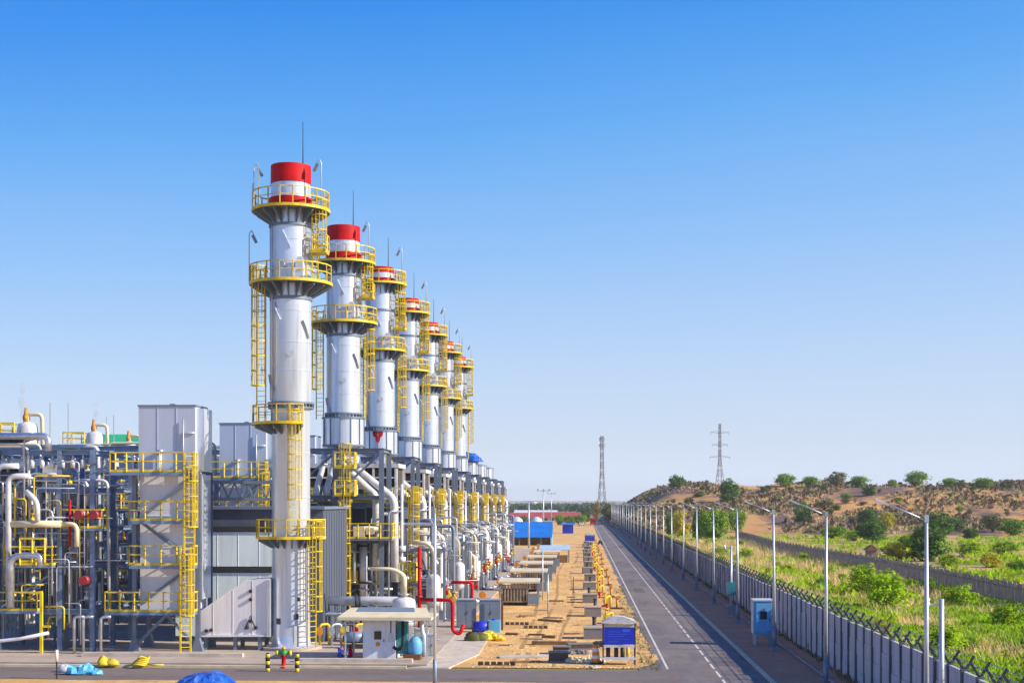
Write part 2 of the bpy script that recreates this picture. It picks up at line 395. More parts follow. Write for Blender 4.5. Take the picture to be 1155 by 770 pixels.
# ================================================================== EXHAUST STACKS
XS, Y0S, DY = -17.82, 86.0, 19.1
def YN(n): return Y0S + DY * n
def build_stack(first, late=False):
    lab = ('tall white exhaust stack standing on the ground, nearest of the row' if first else 'white exhaust stack with red and white cap')
    t = thing('exhaust_stack', lab, 'exhaust stack', (XS, YN(0), 0), 0, 'exhaust stacks in a row')
    zp = 28.15 if late else 26.8
    mb = MB()
    prof = []
    if first: prof += [(1.5, .13), (1.5, .32), (1.2, .36), (1.16, 1.0), (1.16, 14.75)]
    else: prof += [(1.23, 15.3)]
    prof += [(1.23, 15.1 if first else 15.5), (1.23, zp - .05)]
    mb.lathe(prof, n=40)
    for z in ([3.2, 6.0, 9.3, 12.0] if first else []) + [17.0, 18.7, 20.6, 23.4, 24.9]:
        r = 1.16 if z < 14.7 else 1.23
        mb.ringsolid(r - .01, r + .022, z, z + .07)
    mb.build('shell', 'white', t)
    mb = MB(); zf = 0 if first else .55; mb.ringsolid(1.15, 1.38, 14.72 + zf, 14.82 + zf); mb.ringsolid(1.2, 1.42, 15.0 + zf, 15.12 + zf)
    for k in range(28):
        a = 2 * PI * k / 28; mb.obox((1.32 * math.cos(a), 1.32 * math.sin(a), 14.92 + zf), (.16, .05, .22), a)
    mb.build('flange', 'greysteel', t)
    for z0, z1, rr in ((25.75, 25.9, 1.34), (21.3, 21.5, 1.3)): mb = MB(); mb.ringsolid(1.22, rr, z0, z1); mb.build('stiffener_ring', 'greysteel', t)
    # helical strakes, in short straight plates
    for k in range(9):
        a = -1.75 + k * 1.45; z = 25.4 - k * 1.08
        if 21.7 < z < 23.8 or z < 15.9: continue
        mb = MB(); pts = []
        for j in range(4):
            aa = a + .12 * j; zz = z - .34 * j; ca, sa = math.cos(aa), math.sin(aa)
            pts.append((Vector((1.22 * ca, 1.22 * sa, zz)), Vector((1.4 * ca, 1.4 * sa, zz))))
        for (p, q), (p2, q2) in zip(pts[:-1], pts[1:]):
            n_ = Vector((0, 0, .03)); mb.prism([p - n_, q - n_, q2 - n_, p2 - n_], (0, 0, .06))
        mb.build('strake', 'white', t)
    # cap: red, white, red bands
    zz_ = (28.18, 28.62, 29.1, 29.6) if late else (26.78, 27.5, 28.38, 29.5)
    for nm, z0, z1, r0, r1, m in (('cap_band', zz_[0], zz_[1], 1.33, 1.33, 'red'), ('cap_band', zz_[1], zz_[2], 1.22, 1.2, 'white'), ('cap_band', zz_[2], zz_[3], 1.23, 1.22, 'red')):
        mb = MB(); mb.lathe([(r0, z0), (r1, z1)], n=40)
        if z0 < zz_[1] - .01: mb.lathe([(r1, z1), (1.15, z1 + .02)], n=40)
        if z1 > 29.3: mb.lathe([(r1, z1), (r1 - .08, z1)], n=40); mb.lathe([(r1 - .08, z1), (r1 - .08, z0)], n=40)
        o = mb.build(nm, m, t); o['label'] = ('white' if m == 'white' else 'red') + ' painted band of the stack cap'
    # platforms
    def plat(z, r1, a0, a1, gus=.9):
        mb = MB(); mb.ringsolid(1.27, r1 - .03, z - .1, z, a0, a1)
        n = max(6, int((a1 - a0) / .35))
        for k in range(n + 1):
            a = a0 + (a1 - a0) * k / n
            if k == n and a1 - a0 > 6.2: continue
            ca, sa = math.cos(a), math.sin(a); tn = Vector((-sa, ca, 0)) * .04
            rb = 1.18 if z < 14 else 1.24
            mb.prism([Vector((rb * ca, rb * sa, z - .1)) - tn, Vector((rb * ca, rb * sa, z - gus)) - tn, Vector(((r1 - .15) * ca, (r1 - .15) * sa, z - .28)) - tn, Vector(((r1 - .15) * ca, (r1 - .15) * sa, z - .1)) - tn], tn * 2)
        d = mb.build('platform', 'greysteel', t)
        mb = MB(); mb.ringsolid(r1 - .03, r1 + .03, z - .13, z + .04, a0, a1)
        seg = max(4, int((a1 - a0) / .32)); P = arc(r1 - .04, z, a0, a1, seg)
        rail(mb, P, 1.05, .9, .058, toe=False)
        if a1 - a0 < 6.2:
            for e in (P[0], P[-1]):
                v = Vector((e[0], e[1], 0)).normalized() * 1.4; rail(mb, [(v.x, v.y, z), e], 1.05, 1.2, .055, toe=False)
        mb.build('railing', 'yellow', d)
    if late: plat(zp, 2.3, R(-125), R(95)); plat(22.35, 2.2, R(-190), R(130))
    else: plat(zp, 2.36, 0, 2 * PI); plat(22.35, 2.5, 0, 2 * PI)
    if first: plat(13.85, 2.35, R(160), R(300), .7); plat(6.95, 2.1, R(175), R(372), .7)
    def lad(*a, **k):
        mb = MB(); ladder(mb, *a, **k); return mb.build('ladder', 'yellow', t)
    lad(1.55, -.45, 22.4, zp, R(-20), w=.6)
    if first:
        lad(-1.72, -.5, 13.9, 22.3, R(252), w=.62); lad(.5, -1.45, 7.0, 13.9, R(-72), w=.6); lad(1.45, -.9, .3, 7.0, R(-40), w=.65)
    else:
        lad(-1.7, -.45, 15.2, 22.3, R(252), w=.6); lad(1.55, .3, 15.2, 22.3, R(-5), w=.5)
    # yellow access box on the ladder head
    mb = MB(); rail(mb, [(1.5, -1.0, 24.2), (2.3, -1.0, 24.2), (2.3, .2, 24.2), (1.5, .2, 24.2)], 1.0, .6, .06, closed=True); deck_rect(mb, 1.3, -1.0, 2.3, .2, 24.2, .1)
    mb.build('rest_platform', 'yellow', t)
    # masts: lightning rod and lamp arms
    mb = MB(); mb.tube([(.62, .6, 29.2), (.62, .6, 30.2), (.62, .6, 32.4)], .05, 6, .018); mb.bar((.62, .6, 28.2), (.62, .6, 29.3), .08); mb.build('lightning_rod', 'dark', t)
    def lamp(a, r, z, h, lean):
        ca, sa = math.cos(a), math.sin(a); mb = MB(); x, y = r * ca, r * sa
        mb.tube([(x, y, z), (x, y, z + h), (x + lean * .3, y, z + h + .25), (x + lean * .55, y, z + h - .05)], .035, 6, bend=.15)
        l = mb.build('lamp_mast', 'galv', t)
        mb = MB(); mb.obox((x + lean * .66, y, z + h - .3), (.16, .2, .5), 0, 0, -.45 * (1 if lean > 0 else -1)); mb.build('lamp_head', 'greysteel', l)
    lamp(R(235) if late else R(200), 2.25, zp, 1.6 if late else 2.5, .6); lamp(R(-25), 2.25, zp, 2.9 if late else 2.7, -.5); lamp(R(188), 2.52, 22.35, 3.0, .5)
    if not late:
        for ang, z1 in ((225, 29.3), (190, 28.4)): mb = MB(); x, y = 2.3 * math.cos(R(ang)), 2.3 * math.sin(R(ang)); mb.bar((x, y, zp), (x, y, z1), .065); mb.build('aerial', 'galv', t)
    # sampling ports and hatch
    for a, z in ((-100, 23.3), (-62, 23.4), (-80, 18.0)):
        mb = MB(); ca, sa = math.cos(R(a)), math.sin(R(a)); mb.cyl((1.15 * ca, 1.15 * sa, z), (1.55 * ca, 1.55 * sa, z), .13, n=12); mb.cyl((1.5 * ca, 1.5 * sa, z), (1.56 * ca, 1.56 * sa, z), .2, n=12); mb.build('sampling_port', 'galv', t)
    mb = MB(); mb.box(.6, -1.62, 22.5, 1.05, -1.3, 23.6); mb.box(.68, -1.56, 23.6, .98, -1.33, 23.75); mb.build('analyser_box', 'whitepipe', t)
    mb = MB(); mb.tube([(-.95, -.98, 13.9), (-.95, -.98, 26.7)], .045, 6); mb.tube([(-1.1, -.8, 15.2), (-1.1, -.8, 26.7)], .03, 6); mb.build('conduit', 'galv', t)
    if first:
        mb = MB(); mb.ringsolid(1.1, 1.9, .0, .3, n=8); mb.build('base_plinth', 'concrete', t)
        mb = MB(); mb.ringsolid(1.16, 1.2, .5, 1.6, R(-70), R(-40), 8); mb.build('access_door', 'galv', t)
        for (a, z, s_) in ((-118, 1.7, .22), (-62, 2.0, .2), (-55, 3.1, .14)):
            mb = MB(); mb.ringsolid(1.16, 1.21, z, z + s_ * 1.6, R(a - s_ * 30), R(a + s_ * 30), 4); mb.build('nameplate', 'dark', t)
    return t
stack1 = build_stack(True)
stack2 = build_stack(False)
# silencer drum under stacks two and on
def drum(t):
    mb = MB(); mb.lathe([(.55, 12.3), (.62, 12.9), (1.5, 13.25), (1.5, 14.72), (1.45, 14.8), (.3, 14.95)] if False else [(.5, 12.2), (.6, 12.9), (1.5, 13.2)], n=36)
    mb.lathe([(1.5, 13.2), (1.5, 15.32)], n=36); mb.lathe([(1.5, 15.32), (1.16, 15.4)], n=36)
    o = mb.build('silencer_drum', 'white', t)
    mb = MB(); mb.ringsolid(1.49, 1.62, 15.24, 15.36); mb.ringsolid(1.49, 1.58, 13.2, 13.32)
    for k in range(12): a = 2 * PI * k / 12; mb.obox((1.53 * math.cos(a), 1.53 * math.sin(a), 14.25), (.06, .05, 1.9), a)
    mb.build('drum_flange', 'greysteel', o); return o
drum(stack2)
stack2.location = (XS, YN(1), 0)
stack2['label'] = 'white exhaust stack rising from a drum just behind the nearest stack'
stack3 = build_stack(False, True); drum(stack3); stacks = [stack1, stack2]
for n in range(2, 7):
    lab = 'white exhaust stack with a red three-part emblem on its drum' if n == 2 else \
          ('farthest and lowest-looking white exhaust stack in the row' if n == 6 else f'white exhaust stack with red and white cap, {ORD[n]} from the camera')
    if n == 2: stack3.location = (XS, YN(2), 0); stack3['label'] = lab; stacks.append(stack3)
    else: stacks.append(clone(stack3, (XS, YN(n), 0), lab))
# emblem on the third drum: three red rounded lobes
mb = MB()
def lobe(cx, cz, w, h, rot, r=1.555):
    P = []
    for k in range(14):
        a = 2 * PI * k / 14; u = w * math.copysign(abs(math.cos(a)) ** .6, math.cos(a)); v = h * math.copysign(abs(math.sin(a)) ** .6, math.sin(a)) * (1 + .0)
        u *= (1 + .3 * v / h)
        P.append((cx + u * math.cos(rot) - v * math.sin(rot), cz + u * math.sin(rot) + v * math.cos(rot)))
    A = [Vector((r * math.cos(R(-90) + p[0] / r), r * math.sin(R(-90) + p[0] / r), p[1])) for p in P]
    B = [Vector((q.x * .97, q.y * .97, q.z)) for q in A]; n = len(A)
    mb._add(A + B, [tuple(range(n))] + [((i + 1) % n, i, n + i, n + (i + 1) % n) for i in range(n)])
lobe(-.25, 14.98, .2, .25, 0); lobe(.25, 14.98, .2, .25, 0); lobe(0, 14.53, .2, .3, 0)
mb.build('emblem', 'red', stacks[2])

# silencers with no stack yet (far end of the row)
sil = thing('silencer', 'white silencer drum on the steel frame', 'silencer', (XS, YN(7), 0), 0, 'silencer drums without stacks')
d = drum(sil)
mb = MB(); mb.lathe([(1.2, 15.4), (.9, 15.6), (.02, 15.7)], n=24); mb.build('lid', 'white', sil)
sil['label'] = 'white silencer drum under the blue tarpaulin cover'
clone(sil, (XS, YN(8), 0), 'bare white silencer drum just past the tarpaulin-covered one')
clone(sil, (XS, YN(9), 0), 'farthest white silencer drum at the end of the frame row')
# blue tarpaulin over drum eight
def cloth(name, pts_r, h, seed, m, label, cat, loc, rag=.2, n=54, rings=14):
    mb = MB(); vs = []; rnd = random.Random(seed)
    for j in range(rings + 1):
        t_ = j / rings
        for i in range(n):
            a = 2 * PI * i / n
            rr = pts_r * (t_ ** .8) * (1 + rag * noise.noise(Vector((math.cos(a) * 2, math.sin(a) * 2, seed))) + .10 * math.sin(a * 7 + seed) * t_)
            z = h * (1 - t_ ** 1.7) + h * .16 * noise.noise(Vector((rr * math.cos(a) * 1.3, rr * math.sin(a) * 1.3, seed * 3.1))) * (1 - .6 * t_) + h * .05 * math.sin(a * 9 + j) * t_ + h * .12 * abs(noise.noise(Vector((rr * math.cos(a) * 3.1, rr * math.sin(a) * 3.1, seed)))) * min(1, t_ * 3) - h * .05
            vs.append((rr * math.cos(a), rr * math.sin(a), max(.0, z)))
    mb._add(vs, [(j * n + i, j * n + (i + 1) % n, (j + 1) * n + (i + 1) % n, (j + 1) * n + i) for j in range(rings) for i in range(n)], False)
    o = mb.build(name, m); o.location = loc; return tag(o, label, cat)
cloth('tarpaulin', 2.3, 1.5, 3, 'tarp', 'blue tarpaulin thrown over a silencer drum at the far end', 'tarpaulin', (XS, YN(7), 15.4))

# ================================================================== STEEL FRAMES under the stacks
def build_frame():
    t = thing('stack_support_frame', '', 'steel frame', (XS, YN(1), 0), 0, 'steel frames under the stacks')
    X = (-3.9, -.3, 3.1); Y = (-1.9, 2.1)
    for x in X:
        for y in Y:
            mb = MB(); ibeam(mb, (x, y, .0), (x, y, 12.85), .34); mb.box(x - .3, y - .3, .0, x + .3, y + .3, .22); mb.build('column', 'greysteel', t)
    for z in (6.2, 9.4, 12.85):
        mb = MB()
        for y in Y: ibeam(mb, (X[0] - .2, y, z), (X[2] + .2, y, z), .36 if z > 13 else .3)
        for x in X: ibeam(mb, (x, Y[0] + .15, z), (x, Y[1] - .15, z), .3)
        mb.build('beam', 'greysteel', t)
    for (a, b) in (((X[1], 9.6), (X[2], 12.7)), ((X[0], 9.6), (X[1], 12.7)), ((X[1], 12.7), (X[2], 9.6)), ((X[0], 6.0), (X[1], .5))):
        mb = MB(); mb.bar((a[0], Y[0] + .1, a[1]), (b[0], Y[0] + .1, b[1]), .16); mb.build('brace', 'greysteel', t)
    mb = MB(); mb.bar((X[1], Y[1], 6.0), (X[2], Y[1], .5), .16); mb.build('brace', 'greysteel', t)
    mb = MB(); deck_rect(mb, X[1] + .2, Y[0] - 1.0, X[2] + .9, Y[1], 6.42); d = mb.build('platform', 'greysteel', t)
    mb = MB(); rail(mb, [(X[1] + .2, Y[0] - 1.0, 6.42), (X[2] + .9, Y[0] - 1.0, 6.42), (X[2] + .9, Y[1], 6.42)], 1.1, .9, .065); mb.build('railing', 'yellow', d)
    mb = MB(); ladder(mb, .55, -2.45, .3, 12.3, R(-90), .62, True, .085); mb.build('ladder', 'yellow', t)
    for z in (9.6, 11.6): mb = MB(); rail(mb, [(-.1, -3.2, z), (1.3, -3.2, z), (1.3, -2.1, z)], 1.05, .7, .065); deck_rect(mb, -.1, -3.2, 1.3, -2.1, z, .1); mb.build('rest_platform', 'yellow', t)
    # yellow valves and gear on the lower floor
    mb = MB(); rail(mb, [(1.0, -.8, 3.0), (2.7, -.8, 3.0)], 2.4, .5, .09); mb.box(1.4, -.9, 4.0, 1.8, -.5, 4.8); mb.build('valve_frame', 'yellow', t)
    mb = MB(); mb.box(1.1, -2.3, 6.5, 1.9, -1.6, 7.3); mb.box(2.0, -2.2, 6.7, 2.6, -1.7, 7.2); mb.cyl((1.0, -1.9, 7.1), (2.9, -1.9, 7.1), .22, n=12); mb.build('actuator', 'cream', t)
    # exhaust downpipes
    for dx in (0, .62):
        mb = MB(); mb.tube([(.0 + dx, -.6, 12.3), (.2 + dx, -.7, 11.6), (2.6 + dx, -1.0, 9.5), (2.6 + dx, -1.0, 4.4)] if dx == 0 else
                           [(.5, -.2, 12.3), (.9, -.3, 11.6), (3.9, -.9, 9.3), (3.95, -.9, 3.2)], .3, 14, bend=.55); mb.build('exhaust_pipe', 'whitepipe', t)
    for x in (-1.5, -.75):
        mb = MB(); mb.tube([(x + .15, -.6, 12.7), (x + .15, -.6, 12.0), (x - .3, -1.0, 10.2), (x - .3, -1.0, 9.3)], .23, 12, bend=.4)
        for z in (12.3, 11.8): mb.cyl((x + .15, -.6, z), (x + .15, -.6, z + .1), .34, n=12)
        mb.build('drop_pipe', 'whitepipe', t)
    mb = MB(); mb.cyl((1.7, -1.3, 1.8), (1.7, -1.3, 6.2), .28, n=14); mb.build('riser', 'whitepipe', t)
    for z in (2.6, 3.1, 5.8):
        mb = MB(); mb.cyl((1.7, -1.3, z), (1.7, -1.3, z + .12), .4, n=14); mb.build('pipe_flange', 'dark' if z > 2.7 else 'silver', t)
    for k, (x, y, r, z1) in enumerate(((2.2, -.9, .09, 6.2), (2.45, -.4, .13, 8.2), (-2.6, -1.6, .1, 9.3), (-3.3, -1.2, .16, 8.8), (-2.0, -1.5, .07, 6.0), (3.6, -1.6, .07, 8.4))):
        mb = MB(); mb.tube([(x, y, .2), (x, y, z1), (x + (.8 if k % 2 else -.8), y + .5, z1)], r, 8, bend=.3); mb.build('pipe', 'silver' if k % 2 else 'greysteel', t)
    rnd = random.Random(50)
    for k in range(34):
        x = rnd.uniform(-3.8, 3.2); y = rnd.uniform(-1.9, 1.8); r_ = rnd.choice((.035, .05, .07, .1)); z0 = rnd.uniform(.1, 8); z1 = z0 + rnd.uniform(1, 4.5); sx = rnd.choice((-1, 1))
        mb = MB(); mb.tube([(x, y, z0), (x, y, z1), (x + sx * rnd.uniform(.4, 2), y, z1)], r_, 6, bend=.25); mb.build('tubing', rnd.choice(('galv', 'silver', 'whitepipe', 'yellow', 'greysteel')), t)
    for k in range(8):
        x = rnd.uniform(-3, 2.6); y = rnd.uniform(-1.7, 1); z = rnd.choice((.15, 3.1, 6.5, 9.6)); mb = MB(); mb.box(x, y, z, x + rnd.uniform(.4, .9), y + .5, z + rnd.uniform(.5, 1.2)); mb.build('equipment_box', rnd.choice(('galv', 'dark', 'steel', 'whitepipe', 'yellow')), t)
    return t
frame = build_frame()
frame['label'] = 'grey steel frame with yellow caged ladder, right behind the nearest stack'
for n in range(2, 10):
    clone(frame, (XS, YN(n), 0), f'grey steel stack frame with yellow ladder, {ORD[n-1]} of the row from the camera')

# ================================================================== HALLS
def build_hall(W=6):
    t = thing('compressor_hall', '', 'plant building', (-20, YN(0) + 4, 0), 0, 'compressor halls between the stacks')
    # local x: -6.2..6, y 0..9
    mb = MB(); mb.box(-.6, .02, .1, W, 9, 8.6)
    for k in range(int((W + .4) / .78)): x = -.4 + k * .78; mb.box(x, -.03, .3, x + .05, .03, 8.5)
    for k in range(10): y = .3 + k * .95; mb.box(W - .03, y, .3, W + .03, y + .05, 8.5)
    mb.build('slate_wall', 'slate', t)
    mb = MB(); mb.box(-6.2, .05, .1, -.6, 9, 8.6); mb.build('grey_wall', 'slate', t)
    for z0, z1 in ((4.95, 7.15), (2.2, 4.55), (.5, 1.9)):
        mb = MB(); mb.box(-6.1, -.06, z0, .25, .05, z1)
        for k in range(1, 5): mb.box(-6.1 + k * 1.35, -.075, z0, -6.1 + k * 1.35 + .03, -.06, z1)
        mb.build('cladding', 'pale', t)
    mb = MB()
    for z in (1.95, 4.6, 7.2): mb.box(-6.3, -.16, z, .35, .04, z + .3)
    mb.build('band', 'dark', t)
    mb = MB(); mb.box(-6.4, -.2, 8.6, W + .15, 9.15, 8.78); mb.build('roof', 'greysteel', t)
    return t
build_hall(3.4)['label'] = 'slate hall with pale green cladding panels beside the nearest stack'
hall = build_hall(); hall.location = (-20, YN(1) + 4, 0)
hall['label'] = 'slate grey hall behind the grey frame of the second stack'
halls = [hall] + [clone(hall, (-20, YN(n) + 4, 0), f'slate grey compressor hall between stacks, {ORD[n]} of the row') for n in range(2, 10)]
# walkway in front of each hall, at roof level
def build_walk():
    t = thing('walkway', '', 'walkway', (-20, YN(0) + 4, 0), 0, 'raised walkways in front of the halls')
    mb = MB(); deck_rect(mb, -6.2, -1.5, 7.6, -.25, 9.05, .1); ibeam(mb, (-6.2, -1.45, 8.8), (7.6, -1.45, 8.8), .3); mb.build('deck', 'steel', t)
    mb = MB(); rail(mb, [(-6.2, -1.5, 9.05), (7.6, -1.5, 9.05), (7.6, -.3, 9.05)], 1.1, 1.1, .07); mb.build('railing', 'yellow', t)
    for x in (-2.5, 2.2, 6.9):
        mb = MB(); ibeam(mb, (x, -1.3, .05), (x, -1.3, 8.65), .28); mb.build('column', 'greysteel', t)
    mb = MB(); ladder(mb, 7.2, -1.75, .4, 9.1, R(-90), .55); mb.build('ladder', 'yellow', t)
    mb = MB(); mb.box(7.05, -1.62, 9.1, 7.5, -1.56, 10.3); mb.build('gate_panel', 'yellow', t)
    return t
walk = build_walk(); walk.location = (-20, YN(1) + 4, 0); walk['label'] = 'raised walkway with yellow rails behind the grey frame of the second stack'
for n in range(2, 8): clone(walk, (-20, YN(n) + 4, 0), f'raised walkway with yellow railing along a hall roof, {ORD[n]} of the row')
# lattice truss on the first two halls
def build_truss():
    t = thing('roof_truss', 'grey lattice truss spanning above the pale green panels left of the nearest stack', 'truss', (-20, YN(0) + 3.2, 0))
    mb = MB(); mb.bar((-6.2, -1.2, 10.3), (1.0, -1.2, 10.3), .2); mb.bar((-6.2, -1.2, 9.25), (1.0, -1.2, 9.25), .2); mb.build('chord', 'greysteel', t)
    mb = MB()
    for k in range(9):
        x = -6.2 + k * .8; mb.bar((x, -1.2, 9.3), (x + .4, -1.2, 10.25), .1); mb.bar((x + .4, -1.2, 10.25), (x + .8, -1.2, 9.3), .1)
    mb.build('lattice', 'greysteel', t)
    return t
build_truss()
# louvred filter house on the hall roofs
def build_louvre():
    t = thing('louvre_house', '', 'filter house', (-20, YN(1) + 4, 0), 0, 'louvred filter houses on the hall roofs')
    x0, x1 = -1.5, 5.6
    mb = MB(); mb.box(x0 + .1, .3, 10.2, x1 - .1, 4.3, 11.7)
    for k in range(11):
        z = 10.3 + k * .13; mb.obox(((x0 + x1) / 2, .26, z), (x1 - x0 - .3, .14, .03), 0, .7)
    mb.build('louvres', 'brown', t)
    mb = MB(); mb.box(x0 - .1, .1, 11.72, x1 + .15, 4.5, 12.05); mb.build('roof', 'whitepipe', t)
    for k in range(5): mb = MB(); x = x0 + .08 + (x1 - x0 - .16) * k / 4; mb.box(x - .08, .12, 8.78, x + .08, .28, 11.7); mb.build('post', 'whitepipe', t)
    mb = MB(); mb.box(x0, .14, 10.9, x1, .25, 11.02); mb.box(x0, .14, 10.1, x1, .25, 10.22)
    for y in (.3, 4.2): mb.box(x1 - .09, y, 8.78, x1 + .04, y + .16, 11.7)
    mb.build('frame', 'whitepipe', t)
    mb = MB(); mb.box(x0 + .4, 1.5, 8.8, x1 - .4, 3.6, 10.2); mb.build('plenum', 'greysteel', t)
    for k in range(3): mb = MB(); mb.cyl((x0 + 1.5 + 2 * k, 2.2, 12.05), (x0 + 1.5 + 2 * k, 2.2, 12.8), .5, .42, 16); mb.build('roof_cowl', 'silver', t)
    return t
louv = build_louvre(); louv['label'] = 'brown louvred filter house with white roof, nearest of the row'
for n in range(2, 10): clone(louv, (-20, YN(n) + 4, 0), f'brown louvred filter house on a hall roof, {ORD[n-1]} from the camera')

# ================================================================== FILTER TOWERS at the left of each unit
def build_tower():
    t = thing('filter_tower', '', 'filter tower', (-25, 84.4, 0), 0, 'box towers with yellow platforms')
    mb = MB(); mb.box(-1.75, 0, 10.9, 1.7, 2.6, 14.8)
    for x in (-.6, .55): mb.box(x, -.025, 10.9, x + .03, .01, 14.8)
    mb.build('upper_box', 'towerpanel', t)
    mb = MB(); mb.box(-1.8, -.05, 14.8, 1.76, 2.65, 14.9); mb.box(-.2, 1.2, 14.9, .1, 1.5, 15.05); mb.build('top_plate', 'greysteel', t)
    mb = MB(); mb.tube([(.95, -.05, 11.0), (.95, -.05, 13.2), (1.68, -.05, 13.2)], .05, 6); mb.tube([(1.0, -.1, 10.6), (1.0, -.1, 14)], .04, 6); mb.cyl((-.35, -.2, 10.9), (-.35, -.2, 12.0), .09, n=8); mb.cyl((-.35, -.2, 12.0), (-.35, -.2, 12.2), .17, n=8); mb.build('vent', 'galv', t)
    mb = MB(); mb.box(-1.7, .12, 2.3, 1.7, 2.5, 10.75)
    for z in (4.2, 6.3, 8.2): mb.box(-1.72, .08, z, 1.72, .14, z + .06)
    mb.build('lower_box', 'towerlow', t)
    for x in (-1.95, 1.9):
        for y in (-.1, 2.7):
            mb = MB(); ibeam(mb, (x, y, .1), (x, y, 10.9), .26); mb.prism([(x - .35, y - .2, .1), (x + .35, y - .2, .1), (x + .13, y - .2, .9), (x - .13, y - .2, .9)], (0, .4, 0)); mb.build('leg', 'greysteel', t)
    mb = MB(); P = [(1.6, 10.6, -1.6, 8.1), (-1.6, 7.9, 1.6, 5.5), (1.6, 5.3, -1.6, 2.9), (0, 2.3, -1.9, .4), (0, 2.3, 1.8, .4)]
    for a, b, c, d in P: mb = MB(); mb.bar((a, -.12, b), (c, -.12, d), .17); mb.build('brace', 'greysteel', t)
    for z, xl in ((10.85, -3.1), (7.95, -1.95), (5.3, -1.95), (2.55, -3.4)):
        mb = MB(); deck_rect(mb, xl, -1.2, 1.9, -.15, z, .2); d = mb.build('platform', 'steel', t)
        mb = MB(); rail(mb, [(xl, -.2, z), (xl, -1.18, z), (1.88, -1.18, z), (1.88, -.2, z)], 1.15, .95, .075); mb.build('railing', 'yellow', d)
    mb = MB(); ladder(mb, 1.55, -1.55, .2, 5.4, R(-60), .6, True, .09); ladder(mb, 1.75, -1.45, 5.4, 11.0, R(-60), .6, True, .09); mb.build('ladder', 'yellow', t)
    mb = MB(); mb.box(1.7, .35, 10.9, 2.15, 2.2, 14.7); mb.box(1.7, .3, 3.2, 2.05, 2.3, 10.7); mb.build('side_duct', 'white', t)
    return t
tower = build_tower(); tower['label'] = 'grey box tower with four yellow-railed platforms, nearest to the camera'
for n in range(1, 7): clone(tower, (-25, 84.4 + DY * n, 0), f'grey box tower with yellow railings, {ORD[n]} from the camera')

# ================================================================== exhaust duct from the first turbine
t = thing('exhaust_duct', 'pale plate duct sloping up into the base of the nearest stack', 'duct', (XS, YN(0), 0))
pts = [(-5.7, -1.15, .95), (-1.1, -1.15, 1.0), (-1.1, -1.15, 4.45), (-2.4, -1.15, 4.35), (-3.4, -1.15, 3.75), (-5.7, -1.15, 2.15)]
mb = MB(); mb.prism(pts, (0, 2.3, 0)); mb.build('casing', 'pinkwhite', t)
mb = MB()
for x, z0, z1 in ((-4.5, .95, 2.9), (-3.3, .95, 3.75), (-2.1, .95, 4.3)): mb.bar((x, -1.155, z0), (x, -1.155, z1), .03)
mb.bar((-5.7, -1.17, 2.15), (-3.4, -1.17, 3.75), .06); mb.bar((-3.4, -1.17, 3.75), (-2.4, -1.17, 4.35), .06); mb.bar((-5.6, -1.2, .98), (-1.1, -1.2, 1.03), .12)
mb.build('stiffener', 'pinkwhite', t)
mb = MB(); mb.box(-1.2, -1.3, .95, -1.02, 1.25, 4.4); mb.build('flange', 'galv', t)
for x in (-5.0, -3.2, -1.7):
    for y_ in (-.9, .9): mb = MB(); ibeam(mb, (x, y_, .13), (x, y_, .97), .22); mb.build('support', 'greysteel', t)
mb = MB()
for x, z in ((-2.2, 1.9), (-1.9, 1.5), (-2.45, 1.5), (-2.2, 3.2), (-2.2, 3.7), (-4.9, 1.3), (-4.6, 1.35)): mb.cyl((x, -1.3, z), (x, -1.15, z), .11, n=8)
mb.tube([(-2.55, -1.25, 1.4), (-2.2, -1.25, 2.2), (-1.9, -1.25, 1.4)], .05, 6); mb.build('instrument', 'dark', t)

# ================================================================== FRONT EQUIPMENT of each unit
def build_vessel():
    t = thing('filter_vessel', '', 'vessel', (-10.9, YN(2), 0), 0, 'white filter vessels along the plant edge')
    mb = MB(); mb.lathe([(.06, 1.35), (.3, 1.4), (.48, 1.55), (.53, 1.75), (.53, 3.45), (.48, 3.65), (.3, 3.8), (.14, 3.85)], n=24); mb.build('shell', 'whitepipe', t)
    for a in (45, 135, 225, 315):
        mb = MB(); x, y = .45 * math.cos(R(a)), .45 * math.sin(R(a)); mb.bar((x, y, .13), (x, y, 1.75), .1); mb.build('leg', 'galv', t)
    mb = MB(); mb.tube([(0, 0, 3.8), (0, 0, 5.6), (-.5, 0, 6.1), (-1.6, 0, 6.1)], .14, 10, bend=.4); mb.build('outlet_pipe', 'cream', t)
    mb = MB(); mb.cyl((0, 0, 4.0), (0, 0, 4.12), .28, n=12); mb.cyl((0, 0, 1.9), (0, 0, 1.98), .56, n=20); mb.build('flange', 'silver', t)
    mb = MB(); mb.tube([(.5, -.2, 2.0), (.85, -.2, 2.0), (.85, -.2, .5), (1.7, -.4, .5)], .08, 8, bend=.2); mb.build('drain_pipe', 'silver', t)
    return t
vess = build_vessel(); vess['label'] = 'white vertical filter vessel behind the red pipe loop'
clone(vess, (-11.4, 90, 0), 'squat white vessel behind the flat-roofed booth', scale=(1.4, 1.4, .79))
clone(vess, (-10.9, YN(1) - 2, 0), 'white vertical vessel beside the red pipe riser')
for n in range(3, 7): clone(vess, (-10.9, YN(n), 0), f'white vertical filter vessel at the plant edge, {ORD[n]} of the row')

